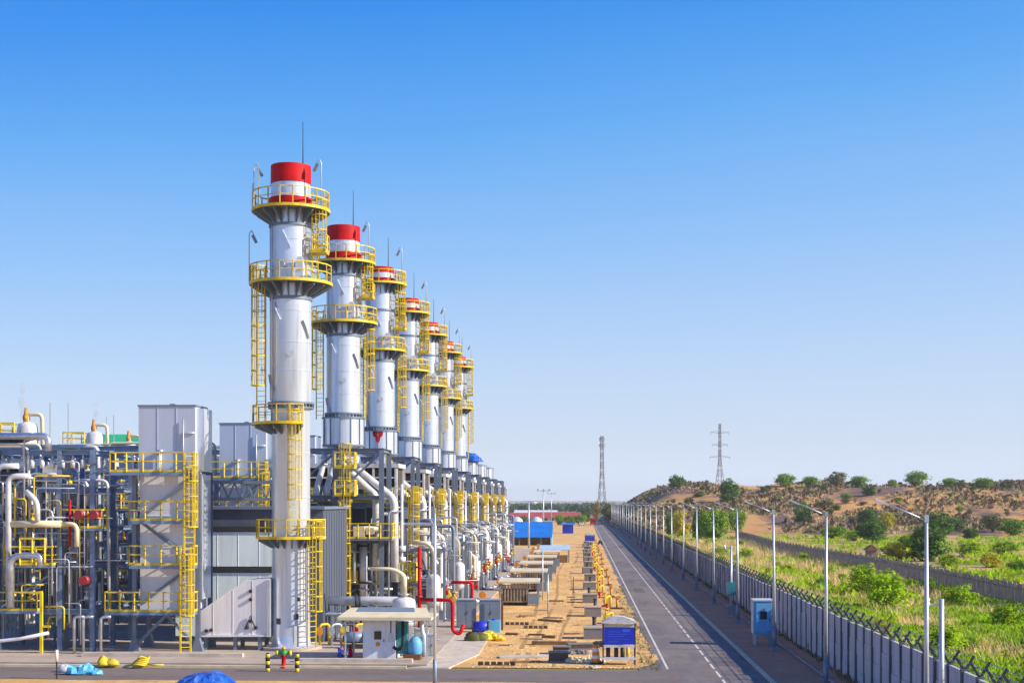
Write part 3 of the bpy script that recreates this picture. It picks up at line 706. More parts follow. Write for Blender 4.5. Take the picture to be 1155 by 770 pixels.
def build_skid(seed):
    rnd = random.Random(seed)
    t = thing('pipe_skid', '', 'pipe skid', (-12, YN(0), 0), 0, 'pipe skids in front of the halls')
    for x in (-1.8, 1.6):
        for y in (1.0, 5.0, 9.0):
            mb = MB(); ibeam(mb, (x, y, .05), (x, y, 5.6), .2); mb.build('column', 'greysteel', t)
    mb = MB()
    for z in (2.9, 5.5):
        for y in (1.0, 5.0, 9.0): mb.bar((-1.9, y, z), (1.7, y, z), .18, .2)
        for x in (-1.8, 1.6): mb.bar((x, 1.1, z), (x, 8.9, z), .16, .2)
    mb.build('beam', 'greysteel', t)
    for k in range(9):
        y = .6 + k * 1.02 + rnd.uniform(-.3, .3); x = rnd.uniform(-1.7, -.2); r = rnd.choice((.06, .08, .11, .15, .2)); h = rnd.uniform(3.6, 7.8)
        x2 = rnd.uniform(.2, 1.8); z2 = rnd.uniform(.6, 3.4); hh = h - rnd.choice((0, 0, .5, 1.6))
        mb = MB()
        mb.tube([(x - 1.2, y, h), (x, y, h), (x2, y + rnd.uniform(-.4, .4), hh), (x2, y, z2), (x2 + rnd.uniform(-.8, .8), y + rnd.uniform(-.6, .6), z2)], r, 9, bend=.35); mb.build('pipe', rnd.choice(('whitepipe', 'silver', 'galv', 'greysteel', 'cream')), t)
        mb = MB(); mb.cyl((x2, y, z2 + .7), (x2, y, z2 + .82), r * 1.7, n=10); mb.build('pipe_flange', 'silver', t)
    for k in range(5):
        x = rnd.uniform(-1.6, 1.8); y = rnd.uniform(0, 9); mb = MB(); r = rnd.choice((.05, .07, .1)); h = rnd.uniform(2.5, 6.5)
        mb.tube([(x, y, .1), (x, y, h), (x - rnd.uniform(.3, 1), y, h)], r, 8, bend=.25); mb.cyl((x, y, h * .5), (x, y, h * .5 + .3), r * 2, n=10); mb.build('riser', rnd.choice(('whitepipe', 'galv', 'silver', 'cream')), t)
    for k in range(26):
        x = rnd.uniform(-1.9, 1.9); y = rnd.uniform(-.6, 9.4); r_ = rnd.choice((.03, .045, .06)); z0 = rnd.uniform(.1, 4); z1 = z0 + rnd.uniform(1, 4); sx = rnd.choice((-1, 1))
        mb = MB(); mb.tube([(x, y, z0), (x, y, z1), (x + sx * rnd.uniform(.3, 1.4), y + rnd.uniform(-.3, .3), z1)], r_, 6, bend=.2); mb.build('tubing', rnd.choice(('galv', 'silver', 'whitepipe', 'greysteel')), t)
    for z, x in ((3.15, -1.2), (3.15, -.5), (3.15, .4), (5.75, -.9), (5.75, .2), (5.8, 1.0)):
        mb = MB(); r = rnd.choice((.09, .13, .18)); mb.tube([(x, .4, z + r), (x, 9.6, z + r)], r, 8); mb.build('pipe', rnd.choice(('silver', 'whitepipe', 'galv')), t)
    for k in range(5):
        y = 1.4 + k * 1.8; x = rnd.uniform(1.2, 2.1); z = rnd.uniform(1.1, 2.6)
        mb = MB(); mb.cyl((x, y - .2, z), (x, y + .2, z), .2, n=10); mb.cyl((x, y, z), (x, y, z + .55), .06, n=6); mb.cyl((x, y, z + .5), (x, y, z + .56), .26, n=12); mb.build('valve', rnd.choice(('yellow', 'orange', 'yellow', 'red')), t)
    mb = MB(); mb.tube([(-1.5, .2, .1), (-1.5, .2, 10.4)], .11, 10); mb.cyl((-1.5, .2, 4.6), (-1.5, .2, 5.0), .3, n=12); mb.cyl((-1.5, .2, 5.4), (-1.5, .2, 5.8), .3, n=12); mb.build('vent_pipe', 'whitepipe', t)
    mb = MB(); mb.box(.9, 2.2, .05, 2.0, 3.6, 1.5); mb.box(1.0, 6.0, .05, 1.9, 7.0, 1.8); mb.build('cabinet', 'greysteel', t)
    return t
skA = build_skid(3); skA.location = (-12, YN(1), 0); skA['label'] = 'pipe skid with white pipes behind the red fire pipes'
skB = build_skid(12); skB.location = (-12, YN(2), 0); skB['label'] = 'pipe skid of white and cream pipes behind the nearest white filter vessels'
skC = build_skid(27); skC.location = (-12, YN(3), 0); skC['label'] = 'pipe skid of mixed silver pipes, third from the camera'
for n in range(4, 7): clone((skA, skB, skC)[(n * 2) % 3], (-12, YN(n), 0), f'pipe skid with white pipes at the plant edge, {ORD[n-1]} of the row')
# low transfer pipes and valve gear behind the booth
t = thing('transfer_pipe', 'fat white horizontal pipe on stands behind the booth, right of the nearest stack', 'pipe', (-14.5, 92, .13))
mb = MB(); mb.tube([(-2.6, 0, 2.5), (1.9, 0, 2.5), (2.6, 0, 2.5), (2.6, 0, .4)], .3, 14, bend=.6); mb.build('pipe', 'whitepipe', t)
for x in (-1.6, .7):
    mb = MB(); mb.bar((x, -.2, 0), (x, -.2, 2.2), .14); mb.bar((x, .2, 0), (x, .2, 2.2), .14); mb.box(x - .1, -.4, 2.1, x + .1, .4, 2.2); mb.build('stand', 'greysteel', t)
for x in (-.3, -.05): mb = MB(); mb.cyl((x, 0, 2.5), (x + .1, 0, 2.5), .42, n=16); mb.build('flange', 'dark', t)
t = thing('transfer_pipe', 'thinner white pipe running below the fat one behind the booth', 'pipe', (-14.5, 91, .13))
mb = MB(); mb.tube([(-2.8, 0, .2), (-2.8, 0, 1.75), (2.2, 0, 1.75), (2.2, 0, .2)], .17, 12, bend=.4); mb.build('pipe', 'silver', t)
mb = MB(); mb.bar((-.5, 0, 0), (-.5, 0, 1.6), .12); mb.build('stand', 'greysteel', t)
t = thing('valve_manifold', 'yellow and grey valve manifold in the gap left of the booth', 'valves', (-15.2, 88, .13))
for k in range(4):
    x = -1.2 + k * .75; mb = MB(); mb.tube([(x, 0, 0), (x, 0, 1.3), (x + .5, .4, 1.3), (x + .5, .4, 0)], .08, 8, bend=.2); mb.build('pipe', ('yellow', 'galv', 'dark', 'yellow')[k], t)
    mb = MB(); mb.cyl((x, -.2, .8), (x, .2, .8), .17, n=10); mb.cyl((x, -.25, 1.0), (x, -.2, 1.0), .2, n=12); mb.build('valve', ('orange', 'silver', 'yellow', 'red')[k], t)
t = thing('pump_skid', 'dark pump skid with silver casing in the gap left of the booth', 'pump', (-13.6, 86.5, .13))
mb = MB(); mb.box(-1.2, -.4, 0, 1.0, .5, .2); mb.build('base', 'dark', t); mb = MB(); mb.cyl((-1.0, 0, .65), (.1, 0, .65), .35, n=16); mb.build('motor', 'steel', t); mb = MB(); mb.cyl((.2, 0, .6), (.7, 0, .6), .42, n=16); mb.cyl((.45, 0, .6), (.45, 0, 1.5), .14, n=10); mb.build('casing', 'silver', t)
# orange-wheeled valves standing at the edge of the yard
def build_valve():
    t = thing('valve', '', 'valve', (0, 0, 0), 0, 'orange valves on the plant edge')
    mb = MB(); mb.bar((0, 0, 0), (0, 0, 1.0), .12); mb.box(-.2, -.2, .05, .2, .2, .15); mb.build('stand', 'galv', t)
    mb = MB(); mb.cyl((-.5, 0, 1.15), (.5, 0, 1.15), .2, n=12); mb.cyl((-.5, 0, 1.15), (-.42, 0, 1.15), .32, n=12); mb.cyl((.42, 0, 1.15), (.5, 0, 1.15), .32, n=12); mb.build('body', 'silver', t)
    mb = MB(); mb.cyl((0, -.2, 1.7), (0, .1, 1.7), .29, n=18); mb.cyl((.0, .1, 1.7), (0, .25, 1.7), .2, n=12); mb.cyl((0, -.05, 1.2), (0, -.05, 1.7), .1, n=8); mb.build('actuator', 'orange', t)
    return t
v0 = build_valve(); v0.location = (-8.0, 113, 0); v0['label'] = 'valve with round orange actuator, nearest beside the shelters'
for n in range(1, 8): clone(v0, (-8.0 + .2 * (n % 3), 113 + DY * n, 0), f'valve with round orange actuator, {ORD[n]} of the row')

# red fire mains
def redpipe(label, pts, extra):
    t = thing('fire_main', label, 'fire pipe', (pts[0][0], pts[0][1], 0)); o = Vector((pts[0][0], pts[0][1], 0))
    mb = MB(); mb.tube([Vector(p) - o for p in pts], .13, 10, bend=.35); mb.build('pipe', 'red', t)
    mb = MB()
    for p in extra: q = Vector(p) - o; mb.cyl(q, q + Vector((0, 0, .12)), .22, n=12)
    mb.build('flange', 'darkred', t); return t
Dr = 96
t = redpipe('red fire pipe rising behind the lamp post and looping right above the cabinets', [(-11.1, Dr, .1), (-11.1, Dr, 6.0)], [(-11.1, Dr, 1.6), (-11.1, Dr, 2.6), (-11.1, Dr, 4.6)])
mb = MB(); mb.tube([(.1, 0, 2.45), (2.25, 0, 2.45), (2.25, 0, .35), (2.75, 0, .1), (3.0, 0, .8)], .13, 10, bend=.35); mb.build('branch', 'red', t)
mb = MB(); rail(mb, [(-1.4, .2, 3.7), (-.3, .2, 3.7), (-.3, 1.2, 3.7)], 1.2, .35, .09); mb.build('cage', 'yellow', t)
t = redpipe('red fire pipe standing beside the white vessel with a branch to the right', [(-10.9, 111, .1), (-10.9, 111, 5.4)], [(-10.9, 111, 2.2), (-10.9, 111, 4.0)])
mb = MB(); mb.tube([(.1, 0, 2.8), (2.2, 0, 2.8), (2.2, 0, .2)], .12, 10, bend=.3); mb.build('branch', 'red', t)

# blue-grey equipment panels right of the pipes
p = G(540, 711)
def cab(name, label, cat, x, y, w, d, h, m, door=True, z=.1):
    t = thing(name, label, cat, (x, y, 0))
    mb = MB(); mb.box(-w / 2, 0, z, w / 2, d, z + h); mb.build('body', m, t)
    mb = MB(); mb.box(-w / 2 - .04, -.05, z + h, w / 2 + .04, d + .05, z + h + .07); mb.build('top', 'galv', t)
    if door:
        mb = MB(); mb.box(-w / 2 + .06, -.03, z + .12, -.02, 0, z + h - .12); mb.box(.02, -.03, z + .12, w / 2 - .06, 0, z + h - .12); dd = mb.build('door', m, t)
        mb = MB(); mb.box(.06, -.07, z + h * .5, .1, -.03, z + h * .6); mb.build('handle', 'dark', dd)
    mb = MB(); mb.box(-w / 2 + .03, .03, .0, w / 2 - .03, d - .03, z); mb.build('base', 'dark', t)
    return t
cab('equipment_panel', 'left blue-grey equipment panel beside the yellow sacks', 'panel', -8.35, 101, 1.35, .8, 2.0, 'panelgrey')
cab('equipment_panel', 'right blue-grey equipment panel next to the rusty post', 'panel', -6.65, 101, 1.5, .8, 2.0, 'panelgrey')
mb = MB(); mb.bar((0, 0, 0), (0, 0, 2.6), .16); o = mb.build('post', 'rust'); o.location = (-5.75, 100.6, .01); tag(o, 'rusty brown post right of the blue-grey panels', 'post')

# ---- booth with flat roof
t = thing('control_booth', 'small white booth under a wide flat cream roof by the roadside', 'booth', (-11.2, 80.2, .13))
mb = MB(); mb.box(-1.3, 0, 0, .55, 2.0, 2.25); mb.build('wall', 'booth', t)
mb = MB(); mb.box(-1.28, -.04, .06, -.02, .0, 2.1); d = mb.build('door', 'booth', t)
mb = MB(); mb.box(-.12, -.07, 1.0, -.07, -.04, 1.15); mb.build('handle', 'dark', d)
mb = MB(); mb.box(-.64, -.075, 1.15, -.24, -.04, 1.62); mb.build('window', 'glass', d)
mb = MB(); mb.cyl((-.44, -.08, .88), (-.44, -.04, .88), .13, n=16); mb.build('notice', 'orange', d)
mb = MB()
for x, y in ((-2.2, -.6), (2.4, -.6), (-2.2, 2.4), (2.4, 2.4)): mb.bar((x, y, 0), (x, y, 2.35), .08)
mb.build('roof_post', 'galv', t)
mb = MB(); mb.prism([(-2.6, -.95, 2.3), (2.7, -.95, 2.3), (2.7, -.95, 2.44), (-2.6, -.95, 2.44)], (0, 3.9, 0)); mb.prism([(-2.6, -.95, 2.44), (2.7, -.95, 2.44), (2.3, .2, 2.9), (-2.0, .2, 2.9)], (0, 0, .03)); mb.build('roof', 'cream', t)
mb = MB(); mb.prism([(-1.6, -.3, 2.73), (1.7, -.3, 2.73), (1.6, .15, 2.92), (-1.5, .15, 2.92)], (0, 0, .04)); mb.build('roof_panel', 'panelgrey', t)
mb = MB()
for k in range(5): mb.box(-1.15, -.02, 1.6 + k * .08, -.8, .0, 1.64 + k * .08)
mb.build('vent', 'dark', t)
mb = MB(); mb.box(.15, -.03, 1.0, .45, .0, 1.5); mb.build('fuse_box', 'galv', t)
mb = MB(); mb.tube([(.3, -.03, 1.5), (.3, -.03, 2.2)], .025, 6); mb.tube([(-1.33, .5, .1), (-1.33, .5, 2.3)], .04, 6); mb.build('cable', 'dark', t)
mb = MB(); mb.box(.6, .3, .3, 1.2, .9, 2.1); mb.build('pump_cabinet', 'teal', t)
mb = MB(); mb.tube([(1.0, -.15, 2.2), (1.0, -.15, .75), (.7, -.15, .55), (.45, -.15, .75)], .09, 8, bend=.2); mb.build('hose', 'rubber', t)
mb = MB(); mb.lathe([(.35, .3), (.4, .5), (.4, .95), (.3, 1.15), (.12, 1.3)], (1.65, .3, 0), 20); mb.build('tank', 'skyblue', t)
mb = MB(); mb.box(1.0, -.1, 0, 2.0, .7, .32); mb.build('plinth', 'rust', t)
mb = MB(); mb.tube([(2.0, .6, 2.2), (2.0, .6, 1.6), (2.15, .6, 1.2), (2.15, .6, .1)], .12, 8, bend=.2); mb.build('white_pipe', 'whitepipe', t)
for k, (px_, lab) in enumerate(((474, 'grey control cabinet right of the booth, with a pale panel'), (485, 'narrow grey cabinet standing next to the lamp post'))):
    x = (px_ - 658) / FPX * 82
    cab('cabinet', lab, 'cabinet', x, 82.2 - k * .2, .8 if k == 0 else .55, .5, 1.55 - .3 * k, 'galv')

# ---- hydrant with striped bollards
def bollard(px, py, label):
    p = G(px, py, .0); t = thing('bollard', label, 'bollard', (p.x, p.y, .0), 0, 'striped bollards beside the hydrant')
    mb = MB()
    for k in range(5):
        mb.m = k % 2; mb.cyl((0, 0, .19 * k), (0, 0, .19 * (k + 1)), .12, n=14)
    mb.m = 1; mb.lathe([(.12, .95), (.08, 1.0), (.0, 1.02)], n=14); mb.build('post', ['yellow', 'rubber'], t)
    return t
b0 = bollard(302, 757, 'black and yellow bollard left of the hydrant'); bollard(335, 757, 'black and yellow bollard right of the hydrant')
p = G(320, 753)
t = thing('hydrant', 'red and green fire hydrant between two striped bollards', 'hydrant', (p.x, p.y, .03))
mb = MB(); mb.lathe([(.2, 0), (.2, .06), (.12, .08), (.12, .55), (.17, .6), (.17, .7)], n=16); mb.build('barrel', 'red', t)
mb = MB(); mb.lathe([(.17, .7), (.19, .78), (.16, .92), (.0, 1.0)], n=16); mb.cyl((-.35, 0, .8), (.35, 0, .8), .1, n=10); mb.build('head', 'green', t)
mb = MB(); mb.cyl((-.42, 0, .8), (-.3, 0, .8), .14, n=10); mb.cyl((.3, 0, .8), (.42, 0, .8), .14, n=10); mb.cyl((0, 0, .98), (0, 0, 1.12), .1, n=8); mb.build('cap', 'yellow', t)

# ---- crouching worker
def skin(name, verts, edges, radii, m, parent, lvl=2, root=0):
    me = bpy.data.meshes.new(name); me.from_pydata(verts, edges, []); me.materials.append(M[m]); me.update()
    o = bpy.data.objects.new(name, me); COL.objects.link(o); o.parent = parent
    md = o.modifiers.new('skin', 'SKIN'); md.use_smooth_shade = True
    sv = me.skin_vertices[0].data
    for i, r in enumerate(radii): sv[i].radius = (r, r)
    sv[root].use_root = True
    ss = o.modifiers.new('sub', 'SUBSURF'); ss.levels = lvl; ss.render_levels = lvl
    return o
def crouch(px, py, label, rz, helm):
    p = G(px, py, .05); t = thing('person', label, 'person', (p.x, p.y, .08), rz)
    V = [(0, 0, .30), (0, -.06, .45), (0, -.16, .62), (0, -.2, .74), (0, -.25, .83), (0, -.27, .93), (0, -.27, 1.02)]; Ed = [(0, 1), (1, 2), (2, 3), (3, 4), (4, 5), (5, 6)]
    rad = [.15, .145, .15, .13, .06, .09, .085]
    CV = V[:4]; CE = Ed[:3]; cr = [r * 1.08 for r in rad[:4]]
    for sx in (-1, 1):
        o = len(V); V += [(sx * .12, -.02, .29), (sx * .2, -.4, .48), (sx * .17, -.22, .08), (sx * .19, -.42, .035)]; Ed += [(0, o), (o, o + 1), (o + 1, o + 2), (o + 2, o + 3)]; rad += [.1, .075, .055, .045]
        c = len(CV); CV += V[o:o + 3]; CE += [(0, c), (c, c + 1), (c + 1, c + 2)]; cr += [.115, .09, .07]
        o = len(V); V += [(sx * .19, -.2, .73), (sx * .27, -.38, .55), (sx * .14, -.58, .45), (sx * .11, -.66, .43)]; Ed += [(3, o), (o, o + 1), (o + 1, o + 2), (o + 2, o + 3)]; rad += [.07, .05, .035, .04]
        c = len(CV); CV += V[o:o + 3]; CE += [(3, c), (c, c + 1), (c + 1, c + 2)]; cr += [.085, .065, .05]
        h = o + 3
        for k, (dx, L) in enumerate(((-.03, .07), (-.01, .085), (.01, .08), (.03, .06))):
            q = len(V); b = V[h]; V += [(b[0] + dx, b[1] - .05, b[2]), (b[0] + dx, b[1] - .05 - L * .6, b[2] - L * .5)]; Ed += [(h, q), (q, q + 1)]; rad += [.009, .008]
        q = len(V); b = V[h]; V += [(b[0] - sx * .045, b[1] - .02, b[2] + .01)]; Ed += [(h, q)]; rad += [.009]
    skin('body', V, Ed, rad, 'skin', t)
    skin('coverall', CV, CE, cr, 'coverall', t)
    mb = MB(); mb.lathe([(.135, 0), (.13, .03), (.12, .09), (.07, .14), (.0, .155)], (0, -.27, 1.0), 18); mb.ringsolid(.1, .165, -.015, .01, c=(0, -.28, 1.0)); mb.build('helmet', helm, t)
    mb = MB(); mb.obox((0, -.375, .95), (.03, .04, .05)); mb.build('nose', 'skin', t)
    mb = MB()
    for sx in (-1, 1): mb.obox((sx * .19, -.36, .035), (.1, .26, .08))
    mb.build('boot', 'rubber', t)
    return t
crouch(384, 745, 'worker in blue coverall and orange helmet crouching left of the booth', R(35), 'orange')
p = G(395, 743); t = thing('extinguisher', 'red fire extinguisher on the ground beside the crouching worker', 'extinguisher', (p.x, p.y, .13))
mb = MB(); mb.lathe([(.13, 0), (.14, .05), (.14, .45), (.08, .56), (.05, .6)], n=16); mb.build('cylinder', 'red', t)
mb = MB(); mb.box(-.05, -.1, .6, .05, .1, .68); mb.tube([(0, .1, .64), (.16, .1, .5), (.16, .05, .2)], .02, 6); mb.build('valve', 'rubber', t)

# ================================================================== LEFT PIPE RACKS
def build_rack(name, label, loc, xs, ysr, levels, seed, npx, npz, top_row=True, rails=(), steel='steel'):
    rnd = random.Random(seed)
    t = thing(name, label, 'pipe rack', loc)
    zt = levels[-1]
    for x in xs:
        for y in ysr:
            mb = MB(); ibeam(mb, (x, y, .05), (x, y, zt + .1), .28); mb.build('column', steel, t)
    for z in levels:
        mb = MB()
        for y in ysr: ibeam(mb, (xs[0] - .1, y, z), (xs[-1] + .1, y, z), .3)
        for x in xs: ibeam(mb, (x, ysr[0] + .16, z), (x, ysr[-1] - .16, z), .24)
        mb.build('beam', steel, t)
    mb = MB()
    for a, b in zip(xs[:-1], xs[1:]):
        k = rnd.randrange(len(levels) - 1); mb.bar((a, ysr[0], levels[k] + .1), (b, ysr[0], levels[k + 1] - .1), .14)
        k = rnd.randrange(len(levels) - 1); mb.bar((a, ysr[-1], levels[k + 1] - .1), (b, ysr[-1], levels[k] + .1), .14)
    mb.build('brace', steel, t)
    W = xs[-1] - xs[0]; D = ysr[-1] - ysr[0]
    for k in range(npx):      # runs along x that drop at one end
        z = rnd.choice(levels[1:]) + rnd.uniform(.25, .6); y = ysr[0] + rnd.uniform(-.6, D); r = rnd.choice((.05, .07, .09, .1, .14))
        a = xs[0] + rnd.uniform(-.5, W * .5); b = a + rnd.uniform(.25, .6) * W; z2 = rnd.choice(levels[:-1]) + rnd.uniform(-1.6, .6)
        mb = MB(); mb.tube([(a, y, max(.3, z2)), (a, y, z), (b, y, z), (b, y + .3, max(.3, rnd.uniform(0, z)))], r, 9, bend=.45)
        mb.build('pipe', rnd.choice(('silver', 'silver', 'whitepipe', 'cream', 'galv')), t)
    for k in range(npz):      # risers
        x = xs[0] + rnd.uniform(-.2, W + .2); y = ysr[0] + rnd.uniform(-.5, D * .8); r = rnd.choice((.05, .06, .08, .12)); z0 = rnd.uniform(.1, 4); z1 = rnd.uniform(6, zt)
        sx = rnd.choice((-1, 1)); mb = MB(); mb.tube([(x, y, z0), (x, y, z1), (x + sx * rnd.uniform(.5, 1.6), y, z1)], r, 8, bend=.35)
        for q in range(2): zz = rnd.uniform(z0, z1); mb.cyl((x, y, zz), (x, y, zz + .1), r * 1.8, n=10)
        mb.build('riser', rnd.choice(('silver', 'whitepipe', 'whitepipe', 'galv', 'steel')), t)
    for k in range(npz + 50):      # thin tubing
        x = xs[0] + rnd.uniform(-.3, W); y = ysr[0] + rnd.uniform(-.7, .5); r = rnd.choice((.03, .04, .055)); z0 = rnd.uniform(.1, zt - 3); z1 = z0 + rnd.uniform(1, 4.5); sx = rnd.choice((-1, 1))
        mb = MB(); mb.tube([(x, y, z0), (x, y, z1), (x + sx * rnd.uniform(.4, 2.5), y + rnd.uniform(-.2, .2), z1)], r, 6, bend=.2); mb.build('tubing', rnd.choice(('galv', 'silver', 'whitepipe', 'galv', 'yellow')), t)
    for k in range(npz):      # valves
        x = xs[0] + rnd.uniform(0, W); y = ysr[0] + rnd.uniform(-.5, .6); z = rnd.choice(levels[:-1]) + rnd.uniform(.3, 1.2)
        mb = MB(); mb.cyl((x - .14, y, z), (x + .14, y, z), .12, n=10); mb.cyl((x, y, z), (x, y, z + .35), .04, n=6); mb.cyl((x, y, z + .33), (x, y, z + .38), .16, n=12); mb.build('valve', rnd.choice(('yellow', 'red', 'whitepipe', 'dark', 'orange', 'yellow', 'dark')), t)
    for k in range(npz // 2):  # equipment boxes and dark gear on the floors
        x = xs[0] + rnd.uniform(0, W - 1); y = ysr[0] + rnd.uniform(.5, D); z = rnd.choice(levels[:-1]) + .16
        mb = MB(); mb.box(x, y, z, x + rnd.uniform(.6, 1.4), y + .8, z + rnd.uniform(.6, 1.4)); mb.build('equipment_box', rnd.choice(('dark', 'steel', 'slate', 'whitepipe', 'galv')), t)
    if top_row:
        n = int(W / .62)
        for k in range(n):
            mb = MB(); x = xs[0] + .4 + k * .62; mb.cyl((x, ysr[0] + .1, zt - .95), (x, ysr[0] + .1, zt - .45), .16, n=10); mb.cyl((x, ysr[0] + .1, zt - .45), (x, ysr[0] + .1, zt - .15), .06, n=6)
            mb.build('insulator', 'whitepipe', t)
    for (x0, x1, z, yo) in rails:
        mb = MB(); deck_rect(mb, x0, ysr[0] - 1.1 + yo, x1, ysr[0] - .16 + yo, z + .1, .16); d = mb.build('platform', steel, t)
        mb = MB(); rail(mb, [(x0, ysr[0] - 1.1 + yo, z + .1), (x1, ysr[0] - 1.1 + yo, z + .1), (x1, ysr[0] - .2 + yo, z + .1)], 1.1, .9, .075); mb.build('railing', 'yellow', d)
    return t
rackA = build_rack('pipe_rack', 'front blue steel pipe rack crowded with silver and white pipes, at the left edge', (-33, 84, 0), (-5.5, -2.2, 1.6, 3.6), (0, 3.6, 7.2),
                   (2.5, 5.2, 7.4, 9.8, 12.05), 5, 40, 38, True, ((-5.5, .6, 2.5, 0), (1.8, 4.3, 7.4, .6), (-1.5, 1.4, 5.2, .3)))
# hand-placed pipes of the front rack
A = rackA
mb = MB(); mb.tube([(-3.4, -.6, 13.0), (1.1, -.6, 13.0), (1.1, -.6, 12.1)], .2, 12, bend=.5); mb.build('pipe', 'silver', A)
mb = MB(); mb.tube([(-1.4, -.8, 7.75), (2.0, -.8, 7.75)], .21, 12); mb.tube([(2.0, -.8, 7.75), (2.9, -.8, 7.75), (2.9, -.8, 6.4)], .14, 10, bend=.4); mb.build('pipe', 'cream', A)
mb = MB(); mb.tube([(-.9, -1.3, 2.8), (-.9, -1.3, 5.9), (.9, -1.3, 5.9), (.9, -1.3, 5.2)], .21, 12, bend=.7); mb.build('pipe', 'silver', A)
for x, z1 in ((-1.9, 11.2), (-1.2, 10.6), (.55, 9.1)):
    mb = MB(); mb.tube([(x, -.9, 2.8), (x, -.9, z1), (x + 1.3, -.9, z1)] if x < -1 else [(x, -.9, 7.9), (x, -.9, z1), (x - .7, -.9, z1 + .6)], .17, 10, bend=.5); mb.build('pipe', 'whitepipe', A)
mb = MB(); mb.tube([(2.45, -.7, 9.2), (2.45, -.7, 6.4)], .08, 8); mb.build('pipe', 'red', A)
for x, z in ((3.0, 8.3), (3.9, 8.3), (3.3, 4.4)):
    mb = MB(); mb.cyl((x, -.9, z), (x, .2, z), .27, n=16); mb.build('drum_head', 'darkred', A)
mb = MB(); mb.bar((.95, -1.3, .1), (.95, -1.3, 3.7), .16); mb.bar((.3, -1.3, 3.7), (1.0, -1.3, 3.7), .14); mb.bar((1.0, -1.3, 1.7), (1.5, -1.3, 1.7), .12); mb.build('guard_frame', 'yellow', A)
mb = MB(); rail(mb, [(-.3, -1.4, 5.5), (1.2, -1.4, 5.5)], 1.4, .75, .1); mb.build('guard_frame', 'yellow', A)
mb = MB(); mb.tube([(-5, -1.6, .75), (-2, -1.6, .8), (-.2, -1.6, 1.0), (1.5, -1.6, 1.35)], .1, 8); mb.build('hose', 'pinkwhite', A)
for x in (3.0, 3.55, 4.6): 
    mb = MB(); mb.tube([(x, -1.5, .1), (x, -1.5, 2.3), (x + .6, -1.5, 2.3)], .09, 8, bend=.25); mb.build('riser', 'silver', A)
build_rack('pipe_rack', 'second blue steel pipe rack, right of the front one and left of the near tower', (-34, 100, 0), (-9, -5, -1, 3, 6), (0, 4.5, 9), (3, 6, 8.5, 11, 12.9), 9, 36, 32, True, ((-4, 5, 8.5, 0), (-9, 2, 3, 0)))
build_rack('pipe_rack', 'third blue steel pipe rack, deep behind the front one', (-43, 118, 0), (-12, -7, -2, 3, 8, 12), (0, 5, 10), (3.5, 6.5, 9, 11.5, 13.6), 21, 24, 20, False, ((-10, 10, 9, 0),))
build_rack('pipe_rack', 'farthest blue steel pipe rack on the left, behind all the others', (-56, 142, 0), (-14, -8, -2, 4, 10, 16), (0, 6, 12), (4, 8, 11, 14), 33, 14, 10, False, ((-10, 14, 11, 0),))
# columns with yellow platforms on top
def build_col(label, loc, h):
    t = thing('process_column', label, 'column vessel', loc, 0, 'white process columns with yellow platforms')
    mb = MB(); mb.lathe([(.75, .1), (.75, h - .4), (.6, h - .1), (.2, h + .05), (.0, h + .06)], n=24); mb.build('shell', 'whitepipe', t)
    mb = MB(); mb.lathe([(.8, h - 1.7), (1.8, h - 1.25)], (-.9, 0, 0), 20); mb.box(-2.5, -1.0, h - 1.3, -.4, 1.0, h - 1.2); d = mb.build('platform', 'dark', t)
    mb = MB(); rail(mb, [(-.6, -1, h - 1.2), (-2.5, -1, h - 1.2), (-2.5, 1, h - 1.2), (-.6, 1, h - 1.2)], 1.1, .8, .08); mb.build('railing', 'yellow', d)
    mb = MB(); mb.tube([(0, 0, h), (0, 0, h + .6), (1.1, 0, h + .6), (1.15, 0, h - 2.5)], .15, 10, bend=.4); mb.build('overhead_pipe', 'cream', t)
    mb = MB(); mb.cyl((-.1, 0, h), (-.1, 0, h + 1.1), .22, .12, 10); mb.cyl((-.25, 0, h + .3), (.1, 0, h + .3), .3, n=10); mb.build('relief_valve', 'orange', t)
    mb = MB(); mb.bar((-2.4, 0, h - 1), (-2.4, 0, h + 2.6), .06); mb.bar((1.6, .3, h - 4), (1.6, .3, h + 1.5), .06); mb.build('lightning_rod', 'galv', t)
    return t
p = G(31, 567.5, 9 - .0) if False else None
def at_px(px, D): 
    q = FW * D + RT * ((px - 577.5) / FPX * D); return (q.x, q.y, 0)
build_col('white column with yellow platform at the far left, nearest of three', at_px(31, 106), 15.0)
build_col('white column with yellow platform above the rack, second of three', at_px(107, 126), 15.3)
build_col('white column with yellow platform just left of the grey tower, third of three', at_px(146, 146), 15.3)
# green-roofed shed behind
q = at_px(135, 185); t = thing('plant_shed', 'shed with bright green roof far behind the pipe racks', 'shed', q)
mb = MB(); mb.box(-6, 0, 0, 8, 16, 15.6); mb.build('wall', 'pale', t)
mb = MB(); mb.prism([(-6.4, -.4, 15.6), (8.4, -.4, 15.6), (8.4, 8, 18.2), (-6.4, 8, 18.2)], (0, 0, .12)); mb.prism([(-6.4, 8, 18.2), (8.4, 8, 18.2), (8.4, 16.4, 15.6), (-6.4, 16.4, 15.6)], (0, 0, .12)); mb.build('roof', 'greenroof', t)
mb = MB()
for x in (-6, 8): mb.prism([(x - .05, 0, 15.6), (x - .05, 16, 15.6), (x - .05, 8, 18.1)], (.1, 0, 0))
mb.build('gable', 'pale', t)

